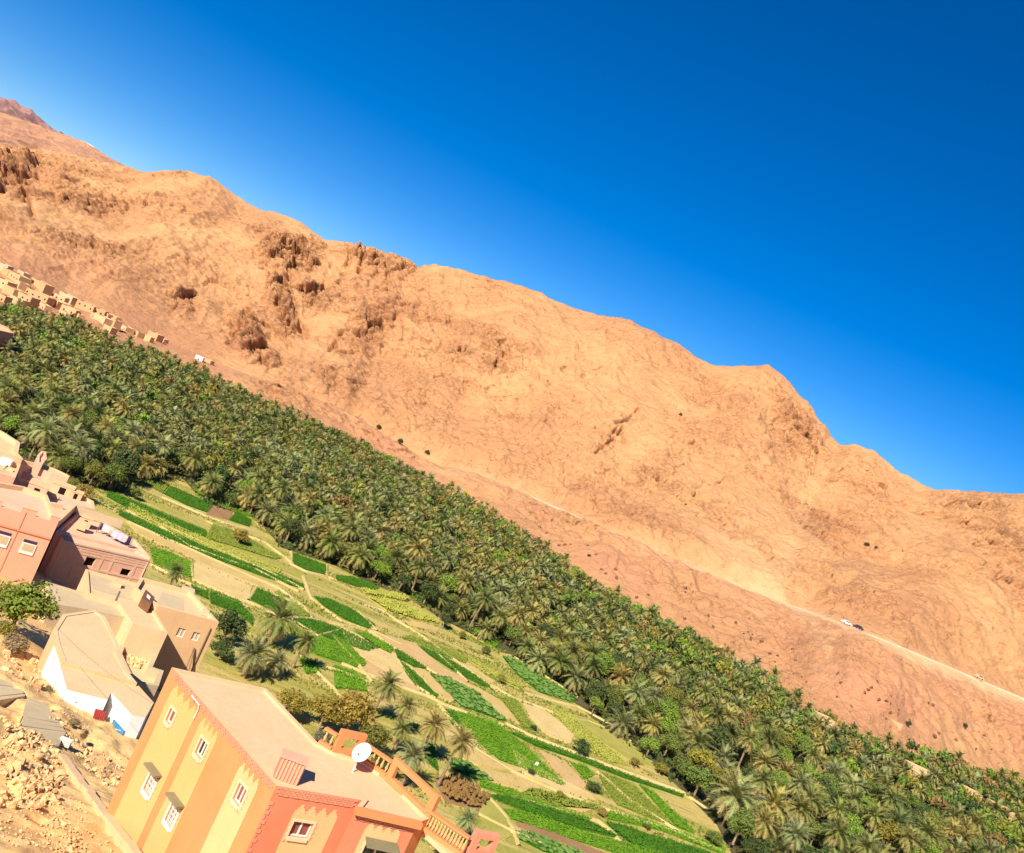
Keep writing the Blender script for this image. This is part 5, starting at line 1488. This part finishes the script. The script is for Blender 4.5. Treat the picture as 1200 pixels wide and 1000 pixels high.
def add_palm(x, y, zg, diam, ti, label, group, fronds=False, kind='palm', nf=40, dates=False):
    h, ln, tm = TRUNKS[ti]; s = diam/6.0
    root = empty('date_palm', (x, y, zg)); tag(root, label, 'date palm', group)
    yaw = random.uniform(0, 6.28); root.rotation_euler = (0, 0, yaw)
    t = link('trunk', tm, root)
    col = tint_of(kind)
    top = Vector((ln*h, 0, h))
    if not fronds:
        c = link('crown', CROWNS[random.randrange(len(CROWNS))], root); c.location = top; c.scale = (s, s, s*random.uniform(.9, 1.05)); c.color = col
        c.rotation_euler = (random.uniform(-.1, .1), random.uniform(-.1, .1), 0)
    else:
        for i in range(nf):
            f = i/nf
            me_ = FROND[min(NST-1, int(f*NST+random.uniform(-.3, .3)+.0) if f > 0 else 0)][i % 2]
            c = link('frond', me_, root); c.location = top; c.rotation_euler = (random.uniform(-.07, .07), random.uniform(-.1, .1), i*2.39996+random.uniform(-.12, .12))
            q = s*random.uniform(.88, 1.08); c.scale = (q, q, q); c.color = tuple(v*random.uniform(.88, 1.12) for v in col[:3])+(1,)
    if dates:
        for k in range(4):
            mb = MB(); an = k*1.57+.4; p = top+Vector((0, 0, -.1)); q = p+Vector((math.cos(an)*.9, math.sin(an)*.9, -.3)); mb.tube([p, p+Vector((math.cos(an)*.6, math.sin(an)*.6, .25)), q], .03, 4)
            for j in range(26):
                c_ = q+Vector((random.gauss(0, .13), random.gauss(0, .13), -.35+random.gauss(0, .22))); mb.tube([c_, c_+Vector((0, 0, -.09))], .045, 4)
            me_ = mb.mesh('date_cluster', M['redpane']); link('date_cluster', me_, root)
    return root

def tree_np(ncl, nleaf, leaf, rng, flat=1.0):
    """leaf quads spread over uneven clumps inside a unit crown (radius 1, base at z 0)"""
    C = []
    for i in range(ncl):
        d = rng.normal(size=3); d /= np.linalg.norm(d); d[2] = abs(d[2])*1.0-.25
        r = rng.uniform(.25, .78); C.append((d*r*[1, 1, flat], rng.uniform(.22, .42)))
    Vs = []; 
    for c, r in C:
        k = nleaf
        d = rng.normal(size=(k, 3)); d /= np.linalg.norm(d, axis=1)[:, None]
        P = c+d*r*rng.uniform(.45, 1.05, (k, 1))
        n_ = d+rng.normal(0, .55, (k, 3)); n_ /= np.linalg.norm(n_, axis=1)[:, None]
        a = np.cross(n_, rng.normal(size=(k, 3))); a /= np.linalg.norm(a, axis=1)[:, None]; b = np.cross(n_, a)
        L = leaf*rng.uniform(.6, 1.3, (k, 1))
        Vs.append(np.stack([P-a*L*.5, P+b*L*.28, P+a*L*.55, P-b*L*.28], 1))
    V = np.concatenate(Vs).reshape(-1, 3)
    V[:, 2] += .62
    F = np.arange(len(V)).reshape(-1, 4)
    return V, F, C
TREES = []
for i in range(5):
    V, F, C = tree_np(36, 80, .13, rg)
    crown = np_mesh('crown', V, F, M['leaf'], dict(shade=np.clip(rg.normal(.05, .1, len(V)//4), 0, 1).repeat(4)))
    mb = MB(); mb.tube([(0, 0, -.45), (.02, 0, -.1), (0, .02, .3), (0, 0, .6)], [.075, .06, .045, .02], 7)
    for c, r in C[:9]:
        mb.tube([(0, 0, .1), (c[0]*.5, c[1]*.5, .1+(c[2]+.5)*.55), (c[0], c[1], c[2]+.62)], [.035, .022, .008], 5)
    TREES.append((crown, mb.mesh('trunk', M['bark'])))
def add_tree(x, y, zg, r, label, group, kind='green', name='tree', cat='tree', lift=.45, squash=1.0):
    root = empty(name, (x, y, zg)); tag(root, label, cat, group)
    root.rotation_euler = (0, 0, random.uniform(0, 6.28))
    cm, tm = TREES[random.randrange(len(TREES))]
    t = link('trunk', tm, root); t.location = (0, 0, lift*r); t.scale = (r, r, r)
    c = link('crown', cm, root); c.location = (0, 0, lift*r); c.scale = (r*random.uniform(.95, 1.1), r, r*squash); c.color = tint_of(kind)
    return root
def px_size(p, w):            # metres spanned by w photo pixels at distance of p
    return w*p.y/F_PX
# --- single palms (crown centre px, crown width px, trunk index, kind, label)
SP = [((315, 752), 66, 2, 'palm', 'large date palm right of the dark shrub, the tallest beside the beige house'),
      ((291, 783), 58, 1, 'palm_grey', 'low wide date palm just behind the pale roof of the striped house'),
      ((318, 793), 40, 0, 'palm_grey', 'short grey green young palm touching the pale roof edge'),
      ((357, 752), 38, 2, 'palm', 'smaller date palm standing right of the largest one by the green plots'),
      ((204, 677), 30, 1, 'palm_dark', 'small dark palm behind the cream terrace beside the square green plot'),
      ((453, 803), 46, 3, 'palm', 'palm standing left and highest in the row above the orange brown tree'),
      ((476, 829), 38, 2, 'palm_yellow', 'slender palm second in the row beside the orange brown tree'),
      ((508, 851), 46, 3, 'palm_yellow', 'palm with spreading crown third in the row beside the orange brown tree'),
      ((536, 870), 48, 4, 'palm_yellow', 'palm with leaning bare trunk at the right end of the row of palms'),
      ((486, 886), 50, 2, 'palm_grey', 'low palm in front of the row, right behind the terrace frame'),
      ((472, 856), 34, 1, 'palm', 'small palm squeezed between the orange brown tree and the palm row'),
      ((548, 962), 36, 1, 'palm_grey', 'small palm beyond the balcony balustrade'),
      ((524, 985), 40, 0, 'palm_grey', 'low palm mostly hidden behind the balcony balustrade'),
      ((862, 935), 78, 3, 'palm_grey', 'very large date palm at the corner of the grove, the biggest crown in view'),
      ((906, 943), 58, 3, 'palm_yellow', 'date palm with dark red date clusters beside the biggest palm'),
      ((936, 948), 50, 2, 'palm', 'broad palm right of the one with red dates'),
      ((880, 868), 38, 5, 'palm_yellow', 'tall palm with a long bare trunk above the biggest palm')]
taken = []
for px, w, ti, kind, lab in SP:
    h = TRUNKS[ti][0]; p = near_hit(px, h) if px[0] < 330 else at_z(px, h); zg = max(0.0, float(near_z(p.x, p.y)))
    add_palm(p.x, p.y, zg, px_size(p, w), ti, lab, None, True, kind, 58, dates='red date' in lab)
    taken.append((p.x, p.y, 3.2))
# --- single trees and bushes (centre px, width px, kind, name, cat, label)
STR = [((27, 706), 76, 'bright', 'tree', 'tree', 'bright green feathery tree at the left edge by the pink house', .9),
       ((20, 752), 40, 'dry', 'bush', 'bush', 'pale dry straw coloured bush under the green tree at the left edge', .8),
       ((8, 735), 34, 'olive', 'bush', 'bush', 'olive bush at the left edge beside the dry bush', .8),
       ((137, 730), 32, 'dry', 'bush', 'bush', 'dry greyish bush between the tan roof and the grey terrace', 1.0),
       ((268, 736), 52, 'dark', 'tree', 'tree', 'dark dense shrubby tree right of the beige house', .9),
       ((262, 760), 34, 'dark', 'bush', 'bush', 'dark bush in the shade of the beige house', .9),
       ((100, 573), 32, 'orange', 'bush', 'bush', 'orange olive bush at the near end of the terraced roofs', .7),
       ((86, 566), 22, 'olive', 'bush', 'bush', 'small olive bush left of the orange olive bush', .8),
       ((342, 825), 44, 'orange', 'tree', 'tree', 'small orange brown tree at the back edge of the pale roof', .9),
       ((382, 835), 52, 'orange', 'tree', 'tree', 'orange brown tree left of the widest autumn coloured tree', .9),
       ((415, 838), 60, 'orange', 'tree', 'tree', 'widest autumn coloured tree behind the roof terrace', 1.0),
       ((440, 866), 46, 'olive', 'tree', 'tree', 'olive tree between the satellite dish and the palm row', .9),
       ((452, 895), 40, 'dark', 'bush', 'bush', 'dark bush directly behind the terrace frame', .9),
       ((380, 864), 30, 'grey', 'bush', 'bush', 'grey green bush touching the back balustrade', .8),
       ((682, 873), 27, 'dark', 'bush', 'bush', 'round dark green bush standing alone on the canal bank', .85),
       ((626, 853), 9, 'dark', 'bush', 'bush', 'tiny dark bush on the pale fallow plot', 1.1),
       ((283, 626), 26, 'yellow', 'bush', 'bush', 'yellow green round bush right of the long crop strips', .8),
       ((522, 728), 20, 'dark', 'tree', 'tree', 'small dark tree at the grove edge near the middle path', 1.0),
       ((542, 744), 12, 'olive', 'bush', 'bush', 'little olive bush right of the small dark tree', 1.0),
       ((588, 796), 13, 'olive', 'bush', 'bush', 'yellowish little tree at the end of the narrow green strip', 1.2),
       ((570, 762), 13, 'green', 'bush', 'bush', 'small green bush beside the light green strip at the grove edge', 1.0),
       ((160, 577), 20, 'green', 'bush', 'bush', 'green bush at the foot of the palms above the first long strip', .9),
       ((697, 921), 20, 'dark', 'bush', 'bush', 'dark bush with bare base in the lower right fields', .8),
       ((623, 904), 11, 'dark', 'bush', 'bush', 'small dark bush beside a white scarecrow rag', .9),
       ((658, 930), 16, 'olive', 'bush', 'bush', 'brownish low bush below the pink dug strip', .7),
       ((706, 950), 16, 'orange', 'bush', 'bush', 'thin reddish bush between the lower plots', .8),
       ((759, 967), 12, 'green', 'bush', 'bush', 'low green bush in the deep green plot at lower right', .6),
       ((745, 892), 16, 'orange', 'bush', 'bush', 'orange tinged bush at the yellow patch edge', .8),
       ((776, 900), 20, 'yellow', 'bush', 'bush', 'yellow green bush against the grove by the wheat patch', .9),
       ((147, 548), 40, 'dark', 'tree', 'tree', 'dark round tree at the palm grove corner beyond the terraced roofs', 1.1),
       ((800, 900), 36, 'green', 'tree', 'tree', 'leafy green tree at the grove edge above the biggest palm', 1.0),
       ((820, 918), 44, 'green', 'tree', 'tree', 'broad light green tree touching the biggest palm', 1.0),
       ((838, 870), 46, 'dark', 'tree', 'tree', 'dark green tree between the tall bare palm and the green tree', 1.0),
       ((88, 846), 17, 'dry', 'bush', 'bush', 'dry brown weed clump beside the end of the grey path', .8),
       ((56, 806), 13, 'dry', 'bush', 'bush', 'dry brown weed clump above the grey path by the white wall', .8),
       ((98, 862), 12, 'rust', 'bush', 'bush', 'small rust brown weed clump in the rubble strip', .7),
       ((838, 980), 26, 'green', 'bush', 'bush', 'green bush at the trunk of the biggest palm', .8)]
for px, w, kind, nm, ct, lab, sq in STR:
    p0 = near_hit(px, 0); r = px_size(p0, w)/2
    p = near_hit(px, r*.85) if near_z(p0.x, p0.y) > 0 else at_z(px, r*.85)
    zg = max(0.0, float(near_z(p.x, p.y)))
    add_tree(p.x, p.y, zg, r*.98, lab, None, kind, nm, ct, lift=.22 if nm == 'bush' or px[0] < 40 else .42, squash=sq)
    taken.append((p.x, p.y, r))
for px in [(300+i*0, 0) for i in range(0)]: pass
# --- the grove
near_w = [tuple(at_z(p, 0)[:2]) for p in NEAR_EDGE]; far_w = [tuple(at_z(p, 0)[:2]) for p in FAR_EDGE]
grove = near_w[:-2]+[tuple(at_z((1010, 1100), 0)[:2]), tuple(at_z((1230, 1060), 0)[:2])]+far_w[::-1]
GP = np.array(grove); lo, hi = GP.min(0), GP.max(0)
rr = np.random.default_rng(21)
cell = {}; pts_g = []
ntry = 42000
cx_, cy_ = rr.uniform(lo[0], hi[0], ntry), rr.uniform(lo[1], hi[1], ntry)
ok = inpoly(cx_, cy_, grove)
sparse = vnoise(cx_/28, cy_/28, cx_*0, 8)
for x, y, o, sn in zip(cx_, cy_, ok, sparse):
    if not o: continue
    d0 = 3.5+.8*(sn > .35)
    if any((x-a)**2+(y-b)**2 < (c_+1.6)**2 for a, b, c_ in taken if c_ > 1.5): continue
    k = (int(x//6), int(y//6)); bad = False
    for i in (-1, 0, 1):
        for j in (-1, 0, 1):
            for (a, b) in cell.get((k[0]+i, k[1]+j), ()):
                if (a-x)**2+(b-y)**2 < d0*d0: bad = True
    if bad: continue
    cell.setdefault(k, []).append((x, y)); pts_g.append((x, y))
pts_g = np.array(pts_g)
def visible(x, y, z=4):
    d = Vector((x, y, z-CAM_Z)); u = d.x; f = d.dot(_fwd); v = d.dot(_up)
    if f <= 0: return None
    U, W = u/f*F_PX, v/f*F_PX
    return 600+U*cr+W*sr, 500+U*sr-W*cr
keep = []
for x, y in pts_g:
    q = visible(x, y)
    if q and -70 < q[0] < 1270 and -70 < q[1] < 1080: keep.append((x, y, q[0], q[1]))
red_c = at_z((8, 405), 0); 
keep = [k for k in keep if (k[0]-red_c.x)**2+(k[1]-red_c.y)**2 > 64]
vil = [(k[0], k[1]) for k in keep]
keep.sort(key=lambda k: k[1])
broad_n = vnoise(np.array([k[0]/22 for k in keep]), np.array([k[1]/22 for k in keep]), np.zeros(len(keep)), 4)
palm_i = tree_i = 0; restP, restT = [], []
PL = {'palm': 'grey green date palm with spreading feathery crown in the dense grove', 'palm_yellow': 'date palm with yellowed lower fronds in the dense grove',
      'palm_grey': 'dusty grey date palm in the dense grove', 'palm_dark': 'dark green date palm in the dense grove'}
TL = {'green': 'leafy mid green tree growing among the palms', 'bright': 'bright yellow green tree growing among the palms', 'dark': 'dark green rounded tree growing among the palms',
      'olive': 'dull olive tree growing among the palms', 'yellow': 'yellow leaved tree growing among the palms', 'rust': 'rust coloured bare tree growing among the palms'}
for (x, y, a, b), bn in zip(keep, broad_n):
    pr = .20+.35*(a > 650)+.35*max(0, bn)
    if random.random() < pr*.8:
        kd = random.choices(['green', 'bright', 'dark', 'olive', 'yellow', 'rust'], [5, 3.4, 3.2, 3, .7, .6])[0]
        r = random.uniform(1.7, 3.1)
        if tree_i < 170:
            add_tree(x, y, 0, r, TL[kd], TL[kd].split(' tree')[0]+' trees among the palms', kd, lift=random.uniform(.5, 1.0), squash=random.uniform(.85, 1.2)); tree_i += 1
        else: restT.append((x, y, r, kd))
    else:
        kd = random.choices(['palm', 'palm_yellow', 'palm_grey', 'palm_dark'], [5, 2.6, 3.0, 2.0])[0]
        ti = random.choices(range(6), [2.5, 4, 4, 2.2, 1, .3])[0]; dm = random.uniform(5.6, 7.8)
        if palm_i < 285:
            add_palm(x, y, 0, dm, ti, PL[kd], PL[kd].split(' in the')[0].replace('palm', 'palms', 1)+' of the grove', palm_i < 60, kd, 50); palm_i += 1
        else: restP.append((x, y, dm*random.uniform(.7, 1.05), random.randrange(4), kd))
# farther palms: one mass
LOW = [crown_np(32, 9, rg, True) for _ in range(8)]
Vs, Fs, As, b = [], [], [], 0
lt_v, lt_f = [], []
for x, y, dm, ti, kd in restP:
    V, F, A = LOW[random.randrange(8)]; s = dm/6.0
    W = rotz(V*s, random.uniform(0, 6.28))+[x, y, TRUNKS[ti][0]*.92]
    c = np.array(tint_of(kd)[:3]); dryc = np.array([.36, .25, .095])
    Vs.append(W); Fs.append(F+b); As.append(c*(1-A[:, None])+dryc*A[:, None]); b += len(W)
    h = TRUNKS[ti][0]; r = .2
    T = np.array([[x-r, y, 0], [x+r*.5, y-r*.8, 0], [x+r*.5, y+r*.8, 0], [x-r, y, h], [x+r*.5, y-r*.8, h], [x+r*.5, y+r*.8, h]])
    Vs.append(T); Fs.append(np.array([(0, 1, 4), (0, 4, 3), (1, 2, 5), (1, 5, 4), (2, 0, 3), (2, 3, 5)])+b); As.append(np.tile([.22, .15, .09], (6, 1))); b += 6
if Vs:
    tag(link('palm_grove', np_mesh('palm_grove', np.concatenate(Vs), np.concatenate(Fs), M['mass'], dict(tint=np.concatenate(As)))), 'mass of distant date palms filling the valley floor below the ridge', 'palm grove', kind='stuff')
LT = [tree_np(12, 13, .34, rg)[0] for _ in range(5)]
Vs, As = [], []
for x, y, r, kd in restT:
    V = LT[random.randrange(5)]
    Vs.append(rotz(V*r, random.uniform(0, 6.28))*[1, 1, random.uniform(.9, 1.3)]+[x, y, r*.6]); As.append(np.tile(tint_of(kd)[:3], (len(V), 1))*RNG.uniform(.8, 1.2, (len(V)//4, 1)).repeat(4, 0))
# undergrowth: low leafy clumps that fill the floor of the grove
gx, gy = rr.uniform(lo[0], hi[0], 26000), rr.uniform(lo[1], hi[1], 26000)
k = inpoly(gx, gy, grove); gx, gy = gx[k][:12000], gy[k][:12000]
ug = []; ua = []
for x, y in zip(gx, gy):
    q = visible(x, y, 1)
    if not q or not (-30 < q[0] < 1230 and -30 < q[1] < 1040): continue
    n_ = 9; P = np.array([x, y, .5])+rr.normal(0, 1, (n_, 3))*[.9, .9, .35]
    a = rr.normal(size=(n_, 3)); a /= np.linalg.norm(a, axis=1)[:, None]; bb = np.cross(a, rr.normal(size=(n_, 3))); bb /= np.linalg.norm(bb, axis=1)[:, None]
    ug.append(np.stack([P-a*.5, P+bb*.3, P+a*.5, P-bb*.3], 1).reshape(-1, 3)); ua.append(np.tile(np.array([[.13, .17, .04], [.24, .21, .06], [.09, .13, .035]])[rr.integers(3)], (n_*4, 1)))
V = np.concatenate(ug)
tag(link('undergrowth', np_mesh('undergrowth', V, np.arange(len(V)).reshape(-1, 4), M['mass'], dict(tint=np.concatenate(ua)))), 'low undergrowth between the palm trunks', 'undergrowth', kind='stuff')
if Vs:
    V = np.concatenate(Vs)
    tag(link('distant_trees', np_mesh('distant_trees', V, np.arange(len(V)).reshape(-1, 4), M['mass'], dict(tint=np.concatenate(As)))), 'mass of distant leafy trees mixed through the palm grove', 'trees', kind='stuff')
# scrub along the foot of the ridge and a few dark shrubs on the slope
for px, w in [((925, 596), 0), ((1015, 640), 7), ((1026, 643), 5), ((797, 487), 5), ((803, 592), 4), ((468, 520), 9), ((500, 532), 7), ((443, 503), 8), ((690, 652), 5), ((1130, 852), 8), ((1063, 850), 9)]:
    if w == 0: continue
    c = hill_exact(px); r = px_size(c, w)/2
    add_tree(c.x, c.y-.3, c.z-.3, r, 'small dark shrub on the bare ridge slope', 'dark shrubs on the bare ridge slope', 'dark', 'shrub', 'shrub', lift=.2)

# ------------------------------------------------------------ ROCKS, PATH, WALL ON THE NEAR SLOPE
import bmesh
STONES = []
for i in range(8):
    bm = bmesh.new(); ax = [random.uniform(.75, 1.2), random.uniform(.6, 1.0), random.uniform(.45, .8)]
    for _ in range(15):
        d_ = Vector((random.gauss(0, 1), random.gauss(0, 1), random.gauss(0, 1))).normalized()*random.uniform(.75, 1.0)
        mx_ = max(abs(d_.x), abs(d_.y), abs(d_.z)); d_ = d_*(.75/mx_*.55+.45)
        bm.verts.new((d_.x*ax[0], d_.y*ax[1], d_.z*ax[2]))
    r_ = bmesh.ops.convex_hull(bm, input=bm.verts[:])
    for v in [v for v in bm.verts if not v.link_faces]: bm.verts.remove(v)
    me = bpy.data.meshes.new('stone'); bm.to_mesh(me); bm.free(); me.materials.append(M['stone']); STONES.append(me)
def ground(p):
    return Vector((p.x, p.y, float(near_z(np.array([p.x]), np.array([p.y]), True)[0])))
heap = [(0, 835), (30, 852), (66, 880), (76, 905), (70, 935), (40, 945), (0, 940)]
def rand_in(poly):
    xs, ys = [p[0] for p in poly], [p[1] for p in poly]
    while True:
        x, y = random.uniform(min(xs), max(xs)), random.uniform(min(ys), max(ys))
        if inpoly(np.array([x]), np.array([y]), poly)[0]: return x, y
strip = [(55, 830), (80, 850), (100, 870), (150, 905), (138, 930), (118, 925), (84, 880), (60, 850)]
upper = [(0, 770), (20, 765), (52, 785), (60, 810), (38, 815), (24, 800), (0, 792)]
lower = [(50, 960), (80, 950), (110, 1000), (60, 1005)]
n_st = 0
for poly, num, lab, grp, s0, s1 in ((heap, 270, 'angular tan stone in the rubble heap below the grey path', 'stones of the rubble heap below the grey path', .10, .27),
                             (strip, 70, 'tan stone in the rubble strip along the low wall', 'stones of the rubble strip along the low wall', .12, .28),
                             (upper, 34, 'orange stone in the broken wall above the grey path', 'stones of the broken wall above the grey path', .16, .42),
                             (lower, 20, 'small stone on the bare earth at the bottom left', 'small stones on the bare earth', .06, .16)):
    for _ in range(num):
        q = rand_in(poly); p = ground(near_hit(q)); s = random.uniform(s0, s1)*random.choice((.8, 1, 1, 1.3))
        o = link('stone', STONES[random.randrange(8)]); o.location = p+Z*s*random.uniform(.1, .6); o.scale = (s, s, s)
        o.rotation_euler = [random.uniform(0, 6.28) for _ in range(3)]
        tag(o, lab, 'stone', grp); n_st += 1
# finer rubble: one mass
mb = MB(); base = STONES[0]; bv = [[tuple(v.co) for v in s_.vertices] for s_ in STONES[:4]]; bf = [[tuple(f.vertices) for f in s_.polygons] for s_ in STONES[:4]]
for poly, num in ((heap, 900), (strip, 420), (upper, 160), (lower, 260), ([(0, 940), (90, 930), (140, 1000), (0, 1000)], 200), ([(60, 800), (120, 870), (150, 890), (140, 900), (60, 830)], 120)):
    for _ in range(num):
        p = ground(near_hit(rand_in(poly))); s = random.uniform(.03, .11); i = random.randrange(4); e_ = Euler([random.uniform(0, 6) for _ in range(3)]).to_matrix()
        mb.add([tuple(e_ @ Vector(v)*s+p+Z*s*.3) for v in bv[i]], bf[i])
o = mb.build('rubble', M['stone']); tag(o, 'fine rubble scattered on the near slope', 'rubble', kind='stuff')
# rubble in the roofless yard
mb = MB(); YR = 10.3
for _ in range(260):
    q = rand_in([k3(215, 560), k3(340, 600), k3(330, 760), (k3(290, 830)), k3(190, 800), k3(150, 720)])
    p = at_z(q, YR); s = random.uniform(.12, .36); i = random.randrange(4); e_ = Euler([random.uniform(0, 6) for _ in range(3)]).to_matrix()
    mb.add([tuple(e_ @ Vector(v)*s+p+Z*s*.3) for v in bv[i]], bf[i])
o = mb.build('yard_rubble', M['stone']); tag(o, 'heap of rubble stones inside the walled yard', 'rubble', kind='stuff')
# stepped grey path: two flights of shallow steps
def c5(x, y): return (x/4.547, 780+y/4.547)
def steps(quad_px, n_, label):
    """quad: top-left, top-right, bottom-right, bottom-left in the photo; each step is a slab"""
    A_, B_, C_, D_p = [near_hit(p, .16) for p in quad_px]
    root = empty('grey_path', (A_+C_)/2-Z*.5); tag(root, label, 'path')
    for i in range(n_):
        f0, f1 = i/n_, (i+.985)/n_
        a, b = A_.lerp(D_p, f0), B_.lerp(C_, f0); c, d = B_.lerp(C_, f1), A_.lerp(D_p, f1)
        w = random.uniform(-.05, .05)
        V = [Vector((q.x+w, q.y, q.z+random.uniform(-.02, .02))) for q in (a, b, c, d)]
        mb = MB(); mb.add(V+[v-Z*.7 for v in V], [(0, 1, 2, 3), (4, 7, 6, 5), (0, 4, 5, 1), (1, 5, 6, 2), (2, 6, 7, 3), (3, 7, 4, 0)])
        if (V[1]-V[0]).cross(V[2]-V[1]).z < 0: mb.f = [f[::-1] for f in mb.f]
        mb.build('step', M['greypath'], root)
    return root
steps([c5(150, 168), c5(240, 200), c5(352, 360), c5(290, 437)], 1, 'x') if False else None
steps([c5(145, 165), c5(245, 205), c5(352, 352), c5(112, 320)], 7, 'upper part of the broad grey stepped path between the rubble heaps')
steps([c5(112, 322), c5(352, 354), c5(318, 430), c5(280, 432)], 4, 'lower narrowing end of the grey stepped path')
steps([c5(-30, 60), c5(100, 100), c5(135, 160), c5(-40, 190)], 6, 'short grey path piece at the left edge')
# low retaining wall with pale coping running down to the bottom edge
W0, W1 = near_hit((73, 884), .35), near_hit((166, 1006), .35)
root = empty('low_wall', (W0+W1)/2-Z*.4); tag(root, 'low mud wall with pale coping running down past the striped house', 'wall')
d = (W1-W0); nn = Vector((-d.y, d.x, 0)).normalized()
for i in range(14):
    a, b = W0+d*(i/14), W0+d*((i+.985)/14)
    j = nn*random.uniform(-.04, .04)
    mb = MB(); mb.box(a-nn*.19+j-Z*.9, b-a, nn*.38, Z*(.9+random.uniform(-.04, .04))); mb.build('wall_block', M['mudlight'], root)
# white slatted crate at the end of the path
cr_p = near_hit(c5(345, 415), .1); cr_o = empty('crate', ground(cr_p)); tag(cr_o, 'small white slatted crate at the end of the grey path', 'crate')
ca = Vector((.9, .12, 0)).normalized(); cb = Vector((-ca.y, ca.x, 0)); c0 = ground(cr_p)+Z*.25
for i in range(4):
    mb = MB(); mb.box(c0-ca*.32-cb*.15+Z*(.02+.1*i), ca*.64, cb*.03, Z*.065); mb.build('slat', M['frame'], cr_o)
mb = MB(); mb.box(c0-ca*.32-cb*.115, ca*.64, cb*.3, Z*.36); mb.build('body', M['cloth_dark'], cr_o)
mb = MB(); mb.box(c0-ca*.34-cb*.16+Z*.365, ca*.68, cb*.36, Z*.05); mb.build('top_board', M['frame'], cr_o)
# thin cable strung over the whitewashed house
ca_, cb_ = at_y((36, 700), 58), at_y((186, 828), 50)
mb = MB(); mb.tube([ca_.lerp(cb_, k/12)-Z*(.5*(1-(k/6-1)**2)) for k in range(13)], .012, 4)
tag(mb.build('cable', M['awning']), 'thin overhead cable crossing above the whitewashed house roof', 'cable')
# white rag on a stick in the field
rp = at_z((627, 900), 0); ro = empty('scarecrow', rp); tag(ro, 'stick with a white rag standing in the fields', 'scarecrow')
mb = MB(); mb.tube([rp, rp+Z*.9], .03, 5); mb.build('stick', M['log'], ro)
mb = MB(); mb.box(rp+Vector((-.25, 0, .4)), (.5, .1, 0), (0, .1, 0), (0, 0, .5)); mb.build('rag', M['frame'], ro)
# windows-size holes (caves) in the bank under the track, each stood in for by a dark stone
random.seed(55)
for px in [(1017, 809), (1013, 812), (1022, 806), (968, 846), (882, 744), (880, 750), (902, 766), (877, 741), (908, 776), (840, 700), (812, 694), (803, 690), (986, 800), (1073, 880), (1066, 845), (640, 625), (655, 640), (632, 618), (1100, 860), (1120, 868), (1043, 835), (1038, 842), (1084, 873), (705, 668), (722, 678), (930, 790), (945, 800)]+[(random.uniform(640, 1180), None) for _ in range(45)]:
    if px[1] is None: px = (px[0], 600+(px[0]-640)*.465+random.uniform(14, 62))
    c = hill_exact(px); t_, e_ = te(*px); s = random.uniform(.5, 1.2)
    o = link('hole_stand_in', STONES[random.randrange(8)]); o.location = c; o.scale = (s, s, s*1.3); o.rotation_euler = [random.uniform(0, 6) for _ in range(3)]
    o.material_slots[0].link = 'OBJECT'; o.material_slots[0].material = M['shadebrown']
    tag(o, 'dark stone standing in for a hole in the reddish bank below the dirt track', 'hole_stand_in', 'dark stones standing in for holes in the bank below the track')
